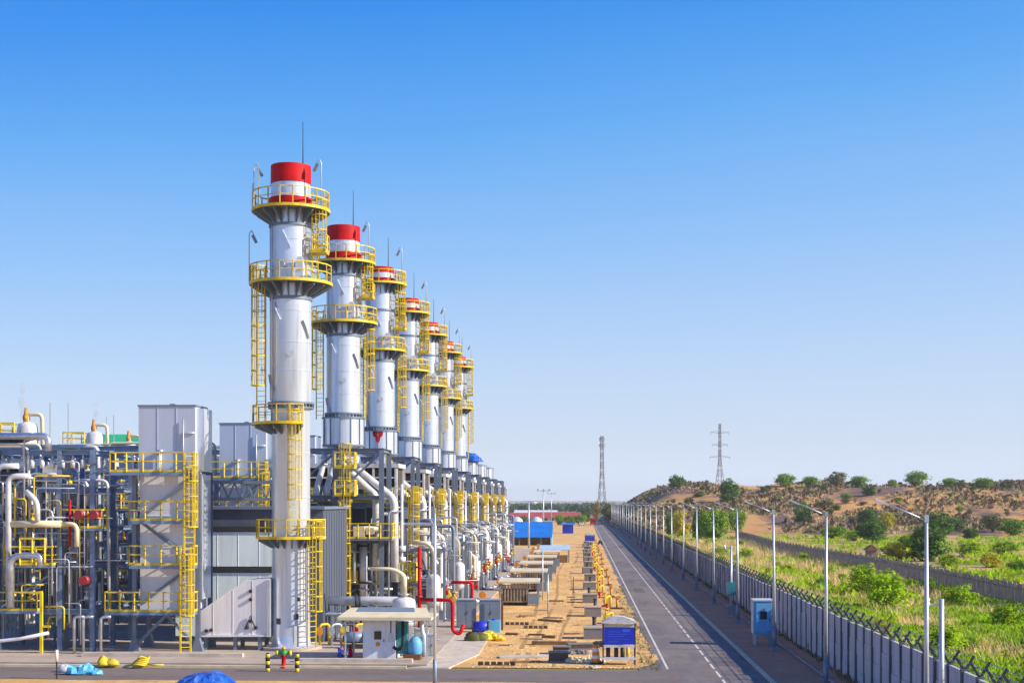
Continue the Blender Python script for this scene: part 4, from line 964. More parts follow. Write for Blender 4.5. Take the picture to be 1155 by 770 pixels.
# ---- ground clutter on the left
def lumps(name, label, cat, loc, specs, m, seed, jag=.28, sm=True):
    rnd = random.Random(seed); mb = MB()
    for (x, y, z, sx, sy, sz) in specs:
        n, rg = 12, 7; vs = []
        for j in range(rg + 1):
            ph = -PI / 2 + PI * j / rg
            for i in range(n):
                a = 2 * PI * i / n; k = 1 + jag * noise.noise(Vector((math.cos(a) * 1.5 + x * 3, math.sin(a) * 1.5 + seed, ph * 1.5))) + jag * .6 * noise.noise(Vector((math.cos(a) * 4 + x * 3, math.sin(a) * 4 + seed, ph * 4)))
                vs.append((x + sx * k * math.cos(ph) * math.cos(a), y + sy * k * math.cos(ph) * math.sin(a), max(0, z + sz * k * math.sin(ph))))
        mb._add(vs, [(j * n + i, j * n + (i + 1) % n, (j + 1) * n + (i + 1) % n, (j + 1) * n + i) for j in range(rg) for i in range(n)], sm)
    o = mb.build(name, m); o.location = loc; return tag(o, label, cat)
def P(px, py, z=0.02): q = G(px, py, z); return (q.x, q.y, z)
cloth('tarpaulin', 1.95, 1.15, 8, 'tarp', 'heap under a crumpled blue tarpaulin at the bottom edge of the photo', 'tarpaulin', P(232, 783), .25)
lumps('plastic_sheet', 'small heap of light blue plastic sheeting on the kerb', 'plastic sheet', P(92, 760), [(-.4, 0, .15, .5, .35, .3), (.2, 0, .15, .5, .3, .35), (.7, 0, .1, .4, .3, .2), (.1, .2, .1, .7, .3, .2)], 'cyan', 4, .6, False)
lumps('sack', 'white sack lying left of the blue plastic sheeting', 'sack', P(72, 757), [(0, 0, .12, .35, .25, .28)], 'whitepipe', 5)
lumps('tool_bag', 'yellow bag dropped in front of the tower, left of the yellow hose', 'bag', P(122, 750, .14), [(-.3, 0, .15, .3, .3, .35), (.15, .1, .1, .45, .3, .25)], 'yellow', 6)
mb = MB()
for k in range(5): r = .42 - .04 * k; mb.tube([(r * math.cos(a) + .07 * k, r * math.sin(a), .07 + .09 * k + .03 * math.sin(3 * a)) for a in [2 * PI * i / 20 for i in range(21)]], .05, 6)
mb.tube([(.4, 0, .1), (.9, -.2, .05), (1.4, -.1, .05)], .05, 6)
o = mb.build('hose_coil', 'yellow'); o.location = P(157, 750, .14); tag(o, 'coil of yellow hose at the foot of the near tower', 'hose')
p = P(64, 765); t = thing('marker_post', 'thin post with pale pink top at the kerb, lower left', 'post', (p[0], p[1], 0))
mb = MB(); mb.bar((0, 0, 0), (0, 0, .9), .06); mb.build('stem', 'dark', t); mb = MB(); mb.cyl((0, 0, .9), (0, 0, 1.5), .08, n=10); mb.build('sleeve', 'pinkwhite', t)
o = MB().box(-4.7, 0, 0, 4.7, .5, .22).build('plinth', 'paleconcrete'); o.location = (-24.3, 80.9, .13); tag(o, 'long pale concrete plinth in front of the near tower', 'plinth')
o = MB().box(-3.3, 0, 0, 3.3, .5, .2).build('plinth', 'paleconcrete'); o.location = (-12.8, 78.6, .13); tag(o, 'low pale concrete step in front of the flat-roofed booth', 'step')

# ================================================================== LAMPS, CCTV, CABINET, FENCE
def build_lamp():
    t = thing('street_lamp', '', 'street lamp', (11.6, 48.8, 0), 0, 'street lamps along the fence')
    mb = MB(); mb.tube([(0, 0, .35), (0, 0, 8.45)], .105, 10, .06); mb.build('pole', 'galv', t)
    mb = MB(); mb.tube([(0, 0, 8.4), (-1.25, 0, 8.95)], .032, 8); mb.bar((0, 0, 8.35), (0, 0, 8.6), .14); mb.build('arm', 'galv', t)
    mb = MB(); mb.obox((-1.5, 0, 9.04), (.5, .17, .07), 0, 0, .4); h = mb.build('lamp_head', 'whitepipe', t)
    mb = MB(); mb.obox((-1.48, 0, 8.995), (.34, .13, .02), 0, 0, .4); mb.build('lens', 'pale', h)
    mb = MB(); mb.box(-.2, -.2, 0, .2, .2, .3); mb.cyl((0, 0, .3), (0, 0, 1.5), .125, n=10); mb.build('base', 'panelgrey', t)
    return t
lamp0 = build_lamp(); lamp0['label'] = 'grey street lamp nearest the camera, right of the blue cabinet and beside the camera post'
for k in range(1, 28):
    lab = {2: 'grey street lamp with its foot just right of the light blue cabinet', 1: 'grey street lamp between the cabinet and the nearest lamp', 3: 'grey street lamp next to the post with the teal box'}.get(
        k, f'grey street lamp along the fence, {ORD[k]} counted from the camera')
    c = clone(lamp0, (11.6 + random.uniform(-.05, .05), 68.7 if k == 1 else 47 + 20 * k, 0), lab)
    c.rotation_euler = (random.uniform(-.012, .012), random.uniform(-.012, .012), random.uniform(-.12, .12))
# lamp on the forecourt, seen end-on
p = at_px(490.5, 68); c = clone(lamp0, p, 'slim grey lamp post in front of the plant, standing alone by the booth', rz=R(92), group='lamp posts on the plant side'); c.scale = (.8, .8, 1.02)

def cctv(label, x, y, box):
    t = thing('camera_post', label, 'camera post', (x, y, 0), 0, 'camera posts by the fence')
    mb = MB(); mb.cyl((0, 0, 0), (0, 0, 5.6), .11, .09, 10); mb.box(-.2, -.2, 0, .2, .2, .1); mb.build('post', 'galv', t)
    mb = MB(); mb.bar((0, 0, 5.4), (-.5, 0, 5.4), .06); mb.cyl((-.5, 0, 5.3), (-.5, 0, 5.5), .09, n=10); mb.build('bracket', 'galv', t)
    mb = MB(); mb.cyl((-.45, .05, 5.58), (-.62, -.3, 5.53), .075, n=12); mb.build('camera', 'whitepipe', t)
    if box:
        mb = MB(); mb.box(-.35, -.3, 1.7, .35, -.11, 2.7); mb.build('junction_box', 'teal', t)
        mb = MB(); mb.box(-.3, -.25, .1, .3, -.09, .9); mb.build('base_box', 'panelgrey', t)
    return t
cctv('grey camera post beside the nearest street lamp', 12.7, 51.2, False)
cctv('grey camera post with a teal junction box partway up', 11.75, 114, True)

t = thing('electrical_cabinet', 'light blue electrical cabinet on short legs beside a street lamp', 'cabinet', (11.35, 90.5, .02))
mb = MB(); mb.box(-.6, 0, .7, .55, 1.1, 2.8); mb.build('body', 'skyblue', t)
mb = MB(); mb.box(-.66, -.08, 2.8, .6, 1.16, 2.9); mb.build('roof', 'whitepipe', t)
mb = MB(); mb.box(-.45, -.03, .8, .5, 0, 2.7); d = mb.build('door', 'skyblue', t)
mb = MB(); mb.box(-.2, -.05, 1.65, .22, -.03, 2.15); mb.build('window', 'glass', d); mb = MB(); mb.box(.38, -.07, 1.5, .42, -.03, 1.75); mb.build('handle', 'dark', d)
mb = MB(); mb.box(-.64, .05, .75, -.6, 1.05, 2.75); mb.build('side_panel', 'whitepipe', t)
for x, y in ((-.5, .1), (.45, .1), (-.5, 1.0), (.45, 1.0)):
    mb = MB(); mb.bar((x, y, 0), (x, y, .7), .1); mb.build('leg', 'galv', t)
mb = MB(); mb.box(.25, -.45, .0, .6, -.1, .9); mb.build('meter_box', 'panelgrey', t)
mb = MB(); mb.tube([(0, -40, .0), (0, 60, 0), (.05, 140, 0), (0, 180, 0)], .055, 8); o = mb.build('conduit', 'greysteel'); o.location = (12.35, 0, .1); tag(o, 'long grey conduit lying along the verge below the lamps', 'conduit')
mb = MB(); mb.box(-.25, 0, 0, .25, .4, .35); mb.box(-.2, .05, .35, .2, .35, .42); o = mb.build('junction_box', 'skyblue'); o.location = (12.95, 62.5, .02); tag(o, 'small light blue junction box on the verge at the foot of the fence', 'junction box')

# concrete panel fence with posts and barbed wire arms
XF = 13.72
t = thing('concrete_fence', 'long pale concrete panel fence with barbed wire arms along the verge', 'fence', (XF, 0, 0))
frnd = random.Random(4)
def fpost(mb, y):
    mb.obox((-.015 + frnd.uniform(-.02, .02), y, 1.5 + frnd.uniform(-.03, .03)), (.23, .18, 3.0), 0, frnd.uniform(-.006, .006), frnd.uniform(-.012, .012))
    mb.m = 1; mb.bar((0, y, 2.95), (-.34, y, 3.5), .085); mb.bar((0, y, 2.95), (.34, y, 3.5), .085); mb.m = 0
def fpanel(mb, y0, y1):
    for z0, z1 in ((0, .72), (.74, 1.45), (1.48, 2.19), (2.22, 2.93)): j = frnd.uniform(-.018, .018); mb.box(-.06 + j, y0, z0, .05 + j, y1, z1 + (frnd.uniform(-.03, .03) if z1 > 2.9 else 0))
yy = 26.0; i = 0
mbp = MB(); mbs = MB()
while yy < 640:
    if i < 96:
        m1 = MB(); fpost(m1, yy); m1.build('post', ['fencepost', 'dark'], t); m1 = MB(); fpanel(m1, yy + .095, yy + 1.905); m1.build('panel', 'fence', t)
    else: fpost(mbp, yy); fpanel(mbs, yy + .095, yy + 1.905)
    yy += 2.0; i += 1
struct(mbp.build('far_posts', ['fencepost', 'dark'], t), 'stuff'); struct(mbs.build('far_panels', 'fence', t), 'stuff')
for dx, z in ((-.32, 3.45), (-.16, 3.2), (.32, 3.45), (.16, 3.2), (0, 3.02)):
    mb = MB(); mb.bar((dx, 26, z), (dx, 640, z), .012)
    rnd = random.Random(int(z * 100)); y = 40.0
    while y < 130: mb.obox((dx, y, z), (.09, .02, .02), rnd.uniform(0, 3), rnd.uniform(0, 3)); mb.obox((dx, y, z), (.02, .02, .09), rnd.uniform(0, 3), .5); y += .6
    mb.build('barbed_wire', 'greysteel', t)

# dark palisade in the field
t = thing('palisade_fence', 'dark weathered palisade fence crossing the field behind the concrete fence', 'fence', (36.2, 0, 0))
rnd = random.Random(2)
def pal_x(y): return 1.2 * math.sin(y / 55) + .6 * math.sin(y / 23)
mbo = MB(); mbr = MB(); y = 96.0
mbb = MB()
while y < 345:
    x = pal_x(y); h = 2.2 + rnd.uniform(-.12, .12); mbb.obox((x, y, h / 2), (.05, .19, h), 0, rnd.uniform(-.02, .02), rnd.uniform(-.03, .03)); y += .30
struct(mbb.build('pales', 'palisade', t), 'stuff')
y = 96.0; k = 0
while y < 345:
    m1 = MB(); x = pal_x(y); m1.box(x - .1, y - .1, 0, x + .1, y + .1, 2.45); m1.build('post', 'palisade', t)
    for z in (.6, 1.8): mbr.bar((x, y, z), (pal_x(y + 3), y + 3, z), .06, .1)
    y += 3.0; k += 1
mbr.build('rail', 'palisade', t)
p, _ = hit(985, 634); t = thing('guard_hut', 'small hut with a pinkish roof standing at the dark palisade', 'hut', (p.x, p.y + 1, 0)); t.scale = (.6, .6, .8)
mb = MB(); mb.box(-1.2, 0, 0, 1.2, 2.2, 2.5); mb.build('wall', 'palisade', t)
mb = MB(); mb.prism([(-1.8, -.5, 2.3), (1.8, -.5, 2.3), (0, -.5, 3.3)], (0, 3.2, 0)); mb.build('roof', 'rust', t)

# ================================================================== DIRT YARD
# pit boxes with hydrants and yellow valves in a row
def build_pit():
    t = thing('pit_box', '', 'concrete box', (.7, 94, .01), 0, 'grey concrete pit boxes in a row')
    mb = MB(); mb.box(-.68, 0, 0, .62, 1.5, .72); mb.build('wall', 'box', t)
    mb = MB(); mb.box(-.72, -.04, .72, .66, 1.54, .8); mb.build('lid', 'concrete', t)
    return t
def build_post():
    t = thing('pipe_post', '', 'post', (0, 0, 0), 0, 'dark posts behind the pit boxes')
    mb = MB(); mb.cyl((0, 0, 0), (0, 0, 1.35), .17, n=10); mb.cyl((0, 0, 1.35), (0, 0, 1.45), .22, n=10); mb.build('shaft', 'dark', t); return t
def build_hyd():
    t = thing('hydrant', '', 'hydrant', (0, 0, 0), 0, 'red hydrants beside the pit boxes')
    mb = MB(); mb.lathe([(.22, 0), (.22, .07), (.13, .1), (.13, .6), (.18, .66), (.16, .85), (.0, .95)], n=14); mb.build('barrel', 'red', t)
    mb = MB(); mb.tube([(0, 0, .6), (-.5, 0, .6), (-.8, 0, .35)], .1, 8, bend=.2); mb.build('arm', 'red', t)
    return t
def build_yv():
    t = thing('gas_valve', '', 'valve', (0, 0, 0), 0, 'yellow valves beside the pit boxes')
    mb = MB(); mb.tube([(-.1, 0, 0), (-.1, 0, .7), (.35, .3, .9), (.35, .3, 0)], .09, 8, bend=.2); mb.build('pipe', 'yellow', t)
    mb = MB(); mb.cyl((-.1, -.05, .55), (-.1, .35, .55), .2, n=12); mb.cyl((-.1, 0, .7), (-.1, 0, 1.15), .05, n=6); mb.cyl((-.1, 0, 1.1), (-.1, 0, 1.16), .22, n=12); mb.build('body', 'leaflight' if False else 'yellow', t)
    return t
def build_mark():
    t = thing('marker_post', '', 'post', (0, 0, 0), 0, 'short orange-brown marker posts by the road')
    mb = MB(); mb.cyl((0, 0, 0), (0, 0, .85), .1, n=10); mb.box(-.16, -.16, .85, .16, .16, 1.05); mb.build('shaft', 'orange', t); mb = MB(); mb.box(-.35, -.25, 0, .35, .25, .12); mb.build('foot', 'dark', t); return t  # dark box at the bottom is the post's base shadow, built as a slab
pit, pst, hyd, yv, mk = build_pit(), build_post(), build_hyd(), build_yv(), build_mark()
for n in range(0, 13):
    Y = 94 + 17.6 * n + (0, 1, -1, .6, 0, -.8, .5, 0, .3, 0, 0, 0, 0)[n]; jx = .25 * math.sin(n * 2.1)
    w = ORD[n]
    L = [f'grey concrete pit box in the sandy yard, {w} of the row', f'dark round post behind a pit box, {w} of the row', f'red hydrant right of a grey pit box, {w} of the row',
         f'yellow valve pipe between pit boxes, {w} of the row', f'short orange-brown marker post near the road edge, {w} of the row']
    if n == 0: L[0] = 'grey concrete pit box just left of the blue notice board'
    for src, pos, lab in ((pit, (.7 + jx * .4, Y, .01), L[0]), (pst, (.75 + jx, Y + 4.2, .01), L[1]), (hyd, (1.75 + jx, Y + 6.5, .01), L[2]), (yv, (1.75 + jx, Y + 10.5, .01), L[3]), (mk, (2.75 + jx * .5, Y + 8.5, .01), L[4])):
        if n == 0: src.location = pos; src['label'] = lab; o = src
        else: o = clone(src, pos, lab, rz=.1 * math.sin(n * 3))
        k_ = .7 if src is hyd else 1.1 if src is yv else .8 if src is pst else 1; o.scale = (k_, k_, k_)

# blue notice stand
def board(label, x, y, sc=1.0):
    t = thing('notice_board', label, 'notice board', (x, y, .01), 0, 'blue boards on stands'); t.scale = (sc, sc, sc)
    for sx in (-.88, .88):
        for yy_ in (0, .7):
            mb = MB(); mb.bar((sx, yy_, 0), (sx, yy_, 2.45), .07); mb.build('leg', 'dark', t)
    mb = MB(); mb.box(-.84, -.05, 1.15, .84, -.005, 2.1); mb.build('panel', 'blue', t)
    mb = MB(); mb.box(-.84, -.045, 2.1, .84, -.01, 2.28); mb.build('header', 'cream', t)
    mb = MB()
    for (a, b, c, d) in ((-.6, 1.84, .1, 1.87), (-.6, 1.7, .45, 1.73), (-.6, 1.58, .3, 1.61), (-.3, 1.44, .5, 1.46), (-.6, 1.3, .0, 1.325), (.2, 1.86, .6, 1.98)): mb.box(a, -.056, b, c, -.05, d)
    mb.build('marking', 'markblue', t)
    mb = MB(); mb.box(-.86, -.06, .98, .86, .0, 1.12); mb.box(-.92, -.08, .3, .92, .75, .42); mb.build('shelf', 'whitepipe', t)
    mb = MB(); n = 8
    pr = [(-.95, 2.32)] + [(-.95 + 1.9 * k / n, 2.4 + .3 * math.sin(PI * k / n)) for k in range(n + 1)] + [(.95, 2.32)]
    mb.prism([(u, -.15, v) for u, v in pr], (0, 1.0, 0)); mb.build('canopy', 'whitepipe', t)
    mb = MB()
    for x_ in (-.6, -.15, .2): mb.cyl((x_, .3, .42), (x_, .3, .95), .12, n=10)
    mb.build('bucket', 'dark', t); mb = MB(); mb.cyl((.5, .3, .42), (.5, .3, .95), .1, n=10); mb.build('bucket', 'yellow', t)
    return t
board('blue notice board under a white arched top, beside the road', 1.98, 79.2)
board('far blue notice board standing beyond the pit boxes', 1.3, 290, 1.1)

# cone, rubble, timber and kerb stones
p = P(672, 748); t = thing('traffic_barrel', 'orange and white striped traffic barrel left of the blue board', 'traffic barrel', (p[0], p[1], .01))
mb = MB()
for k in range(5): mb.m = k % 2; mb.lathe([(.24 - .015 * k, .1 + .2 * k), (.24 - .015 * (k + 1), .1 + .2 * (k + 1))], n=16)
mb.build('body', ['orange', 'whitepipe'], t); mb = MB(); mb.box(-.32, -.32, 0, .32, .32, .1); mb.build('base', 'rubber', t)
def plank(px0, py0, px1, py1, label, m='wood', w=.22, h=.12, cat='timber'):
    a = G(px0, py0); b = G(px1, py1); c = (a + b) / 2; mb = MB(); mb.bar(a - c, b - c, w, h); o = mb.build('plank' if m == 'wood' else 'kerb_stone', m); o.location = (c.x, c.y, .012 + h / 2); return tag(o, label, cat)
plank(609, 699.5, 636, 701.5, 'long dark timber lying in the yard right of the block rows', 'wood', .5, .15)
plank(571, 715.5, 585, 716, 'short dark timber on the sand near the panels', 'wood', .4, .15)
plank(612, 719, 627, 719.5, 'short dark timber in the middle of the sandy yard', 'wood', .35, .18)
plank(586, 695.5, 600, 695, 'small timber lying beyond the block rows', 'wood', .3, .14)
plank(563, 741.5, 625, 741, 'pale concrete kerb length lying across the yard', 'paleconcrete', 1.0, .1, 'kerb stone')
plank(600, 726.5, 650, 727, 'dark timber beam lying behind the pale kerb length', 'wood', .4, .22)
plank(575, 747.5, 610, 747, 'dark timber lying in front of the pale kerb length', 'wood', .25, .12)
brnd = random.Random(31)
for k in range(22):
    x = brnd.uniform(-5, 3); y = brnd.uniform(80, 165); o = MB().obox((0, 0, 0), (brnd.uniform(.4, 1.6), brnd.uniform(.12, .3), brnd.uniform(.06, .16)), brnd.gauss(0, .25)).build('board', brnd.choice(('wood', 'paleconcrete', 'brick')))
    o.location = (x, y, .06); tag(o, 'short weathered board lying on the sandy yard', 'board', 'short boards littering the yard')
def blockrow(px, py, n, label):
    p = G(px, py); mb = MB(); rnd = random.Random(px)
    for k in range(n): mb.obox((k * .36 - n * .18, rnd.uniform(-.04, .04), .1), (.26, .22, .2), rnd.uniform(-.2, .2))
    o = mb.build('block_row', 'brick'); o.location = (p.x, p.y, .012); return tag(o, label, 'blocks')
blockrow(586, 704.5, 5, 'row of dark blocks on the sand, farther left of two'); blockrow(607, 708.5, 5, 'row of dark blocks on the sand, nearer right of two'); blockrow(564, 750, 6, 'row of dark blocks at the front edge of the yard')
def crate(px, py, label, w=.9, h=.5):
    p = G(px, py); t = thing('crate', label, 'crate', (p.x, p.y, .012), random.uniform(-.2, .2)); mb = MB(); mb.box(-w / 2, 0, .1, w / 2, .7, h)
    mb.build('box', 'brick', t); mb = MB(); mb.box(-w / 2 - .04, -.03, 0, w / 2 + .04, .75, .1); mb.box(-w / 2 - .03, -.03, h, w / 2 + .03, .73, h + .06); mb.build('boards', 'box', t); return t
crate(633, 737.5, 'dark crate on the sand behind the pale kerb length', 1.0, .4); crate(630, 747, 'dark grate-sided crate at the end of the pale kerb length', 1.1, .55); crate(655, 733, 'dark low crate among the rubble left of the blue board', 1.5, .35)
def rocks(px, py, label, n, s, m, seed, cat='rubble', nm='rubble_heap'):
    p = G(px, py); rnd = random.Random(seed); sp = []
    for k in range(n * 4): r = s * rnd.uniform(.08, .34); sp.append((rnd.gauss(0, s * .6), rnd.gauss(0, s * .5), r * .3, r, r * rnd.uniform(.6, 1), r * rnd.uniform(.5, .8)))
    return lumps(nm, label, cat, (p.x, p.y, .012), sp, m, seed, .7, False)
rocks(659, 746, 'ochre rubble heap left of the traffic barrel', 7, .8, 'cream', 21); rocks(644, 737, 'grey rubble scattered behind the crates', 6, .7, 'box', 23); rocks(668, 753, 'small pale stones at the foot of the traffic barrel', 5, .4, 'paleconcrete', 24)
rocks(675, 728, 'dark scrap heap behind the blue board', 7, .9, 'dark', 25, 'scrap', 'scrap_heap')
lumps('sack', 'heap of yellow sacks in front of the blue-grey panels', 'sacks', P(548, 722), [(-.5, 0, .15, .45, .3, .3), (.0, -.1, .2, .4, .3, .35), (.45, .1, .15, .4, .3, .28), (.9, 0, .12, .4, .3, .2), (.2, .1, .45, .35, .25, .2)], 'yellow', 31, .5, False)
lumps('sack', 'olive brown heap of sacking at the left of the yellow sacks', 'sacks', P(538, 723), [(-.3, 0, .2, .6, .4, .4), (.2, .2, .2, .5, .4, .4)], 'leafolive', 32)
p = P(540, 713); t = thing('drum', 'dark blue drums on their side before the blue-grey panels', 'drum', (p[0] + .2, p[1], .01)); mb = MB(); mb.cyl((-.6, 0, .4), (.5, 0, .4), .4, n=18); mb.build('shell', 'blue', t); mb = MB(); mb.cyl((-.65, 0, .4), (-.58, 0, .4), .43, n=18); mb.cyl((.45, 0, .4), (.52, 0, .4), .43, n=18); mb.build('rim', 'dark', t)
t['label'] = 'dark blue drum lying on its side before the blue-grey panels'
p = P(557, 713); t = thing('plastic_tank', 'light blue plastic tank at the foot of the right equipment panel', 'tank', (p[0], p[1], .01)); mb = MB(); mb.box(-.42, 0, 0, .42, .6, .85); mb.build('body', 'cyan', t); mb = MB(); mb.cyl((0, .3, .85), (0, .3, .95), .15, n=12); mb.build('lid', 'blue', t)

# shelters along the plant edge
def build_shelter():
    t = thing('shelter', '', 'shelter', (-5.6, 124.5, .01), 0, 'low flat-roofed shelters along the yard')
    mb = MB(); mb.prism([(-1.85, -.2, 1.98), (1.75, -.2, 1.98), (1.75, 2.9, 2.15), (-1.85, 2.9, 2.15)], (0, 0, .14)); mb.build('roof', 'cream', t)
    for x in (-1.7, 1.6):
        for y in (0, 2.6):
            mb = MB(); mb.bar((x, y, 0), (x, y, 2.0), .1); mb.build('post', 'greysteel', t)
    mb = MB()
    for k in range(9): x = -1.6 + k * .27; mb.box(x, .02, .4, x + .16, .08, 1.75)
    mb.box(-1.7, 0, .3, 1.6, .1, .4); mb.box(-1.7, .0, 1.75, 1.6, .1, 1.84); mb.build('slatted_side', 'weather', t)
    mb = MB(); mb.box(-1.6, .5, .05, .7, 2.2, 1.4); mb.build('equipment', 'dark', t)
    mb = MB(); mb.box(.75, -.1, .12, 1.7, .6, 1.05); mb.build('meter_box', 'panelgrey', t)
    return t
sh = build_shelter(); sh['label'] = 'low shelter with cream flat roof, nearest the camera in the yard'
for n in range(1, 5): clone(sh, (-5.6 + .12 * n, 124.5 + DY * n, .01), f'low shelter with cream flat roof, {ORD[n]} of the row', scale=(1.05, 1, 1))
mb = MB(); vs = []
t = thing('shelter', 'low shelter covered with a pale blue sheet roof', 'shelter', (-4.3, 214, .01)); mb = MB(); mb.prism([(-2.3, 0, 1.9), (2.3, 0, 1.9), (2.3, 3, 2.5), (-2.3, 3, 2.5)], (0, 0, .1)); mb.build('roof', mat('pale_blue_sheet', (.42, .55, .66), .5), t)
for x in (-2.1, 2.1):
    mb = MB(); mb.bar((x, .1, 0), (x, .1, 1.9), .12); mb.bar((x, 2.9, 0), (x, 2.9, 2.5), .12); mb.build('post', 'greysteel', t)
mb = MB(); mb.box(-2, .6, 0, 1.9, 2.4, 1.1); mb.build('equipment', 'wood', t)
# two slim poles by the shelters
for k, (px, py, h, lab) in enumerate(((618, 692, 3.2, 'thin grey pole right of the nearest shelter'), (612, 676, 4.6, 'taller thin pole behind the nearest shelter'), (647, 668, 4.0, 'thin dark pole standing alone in the yard'))):
    p = P(px, py); o = MB().cyl((0, 0, 0), (0, 0, h if k < 2 else 1.6), .06 if k < 2 else .05, n=8).build('pole', 'galv' if k < 2 else 'wood'); o.location = p; tag(o, lab, 'pole')

# blue shed
q = at_px(598, 302); t = thing('blue_shed', 'open-fronted shed with bright blue sheet roof at the end of the yard', 'shed', (q[0], q[1], 0))
mb = MB(); mb.prism([(-4.8, -1.0, 1.7), (4.7, -1.0, 1.7), (4.7, 3.5, 4.9), (-4.8, 3.5, 4.9)], (0, 0, .12)); mb.prism([(-4.8, 3.5, 4.9), (4.7, 3.5, 4.9), (4.7, 8, 2.2), (-4.8, 8, 2.2)], (0, 0, .12)); mb.build('roof', 'bluesheet', t)
mb = MB(); mb.prism([(4.5, -.6, 0), (4.5, 7.6, 0), (4.5, 7.6, 2.3), (4.5, 3.5, 4.7), (4.5, -.6, 1.9)], (.12, 0, 0)); mb.build('gable_wall', 'cyan', t)
mb = MB()
for x in (-4.6, -2.3, 0, 2.3): mb.bar((x, -.6, 0), (x, -.6, 1.9), .2)
mb.build('post', 'greysteel', t); mb = MB(); mb.box(-4.5, 1.5, 0, 4.3, 1.8, 1.7); mb.build('back_wall', 'wood', t)
# white tanks behind shed
for px, lab in ((583, 'white dome behind the left end of the blue shed'), (605, 'white dome behind the right end of the blue shed')):
    q = at_px(px, 325); mb = MB(); mb.lathe([(1.5, 0), (1.5, 4.6), (1.2, 5.3), (.5, 5.8), (0, 5.9)], n=20); o = mb.build('storage_tank', 'whitepipe'); o.location = q; tag(o, lab, 'tank')
# masts
def mast(label, px, D, h, cross):
    q = at_px(px, D); t = thing('light_mast', label, 'light mast', q); mb = MB(); mb.cyl((0, 0, 0), (0, 0, h), .2, .12, 8); mb.build('pole', 'galv', t)
    mb = MB()
    if cross: mb.bar((-1.8, 0, h), (1.8, 0, h), .14); [mb.box(x - .3, -.2, h, x + .3, .2, h + .5) for x in (-1.6, 0, 1.6)]
    else: mb.tube([(0, 0, h - .1), (1.6, 0, h - .4)], .1, 6)
    mb.build('floodlight', 'galv', t)
mast('pale lamp mast rising in front of the blue shed roof', 596.5, 285, 9.4, False); mast('tall mast with a row of floodlights behind the blue shed', 613, 400, 12.4, True); mast('faint far mast with cross arm right of the floodlight mast', 622, 620, 13, True)

# far buildings with red roofs
def far_house(label, px, D, w, h, roof, wallm, dz=2.2, dep=10):
    q = at_px(px, D); t = thing('building', label, 'building', q); mb = MB(); mb.box(-w / 2, 0, 0, w / 2, dep, h); mb.build('wall', wallm, t)
    mb = MB(); mb.prism([(-w / 2 - .5, -.6, h), (-w / 2 - .5, dep + .6, h), (-w / 2 - .5, dep / 2, h + dz)], (w + 1, 0, 0)); mb.build('roof', roof, t)
    mb = MB(); k = -w / 2 + 1.5
    while k < w / 2 - 2: mb.box(k, -.06, h * .35, k + 1.3, 0, h * .75); k += 3
    mb.build('window', 'glass', t)
far_house('long low red-roofed building, left end behind the shed', 590, 640, 16, 2.4, 'redroof', 'plaster'); far_house('long low red-roofed building in the middle distance', 625, 660, 24, 2.6, 'redroof', 'plaster')
far_house('pale far building with blue wall left of the road end', 604, 760, 22, 3, 'pinkwhite', 'skyblue')
far_house('small blue cabin at the end of the yard', 640.5, 420, 3.2, 2.6, 'bluesheet', 'blue', .5, 3)
# vehicles far down the road
def vehicle(name, label, cat, px, py, m, truck):
    p = G(px, py); t = thing(name, label, cat, (p.x, p.y, .02)); mb = MB()
    if truck: mb.box(-1.2, 1.9, .8, 1.2, 7, 3.0); mb.build('cargo_body', m, t); mb = MB(); mb.box(-1.15, 0, .6, 1.15, 1.8, 2.6); mb.build('cab', m, t)
    else: mb.prism([(-.9, 0, .4), (-.9, 4.4, .4), (-.9, 4.4, 1.0), (-.9, 3.6, 1.05), (-.9, 3.0, 1.6), (-.9, 1.3, 1.6), (-.9, .8, 1.0), (-.9, 0, .9)], (1.8, 0, 0)); mb.build('body', m, t)
    mb = MB(); mb.box(-.95 if truck else -.75, -.03 if truck else .9, 1.6 if truck else 1.08, .95 if truck else .75, 0 if truck else 1.0, 2.3 if truck else 1.5); mb.build('windscreen', 'glass', t)
    for x in (-.95, .85):
        for y in ((.9, 5.8) if truck else (.8, 3.5)):
            mb = MB(); rr = .45 if truck else .34; mb.cyl((x - .1, y, rr), (x + .15, y, rr), rr, n=14); mb.build('wheel', 'rubber', t)
vehicle('truck', 'red truck parked at the far end of the road', 'truck', 669, 592.5, 'red', True); vehicle('car', 'white car parked at the far left of the road end', 'car', 656, 593, 'whitepipe', False); p = G(677, 614)
t = thing('motorcycle', 'dark motorcycle on the left edge of the road in the distance', 'motorcycle', (p.x, p.y, .02), .5)
for y in (-.65, .65): mb = MB(); mb.cyl((-.06, y, .32), (.06, y, .32), .32, n=16); mb.build('wheel', 'rubber', t)
mb = MB(); mb.bar((0, -.6, .35), (0, .4, .7), .14); mb.box(-.16, -.15, .3, .16, .3, .65); mb.bar((0, .65, .35), (0, .4, 1.0), .08); mb.build('frame', 'dark', t)
mb = MB(); mb.box(-.15, -.7, .75, .15, .0, .88); mb.build('seat', 'rubber', t); mb = MB(); mb.box(-.16, .0, .72, .16, .42, .98); mb.build('fuel_tank', 'blue', t); mb = MB(); mb.bar((-.38, .36, 1.06), (.38, .36, 1.06), .05); mb.build('handlebar', 'galv', t)

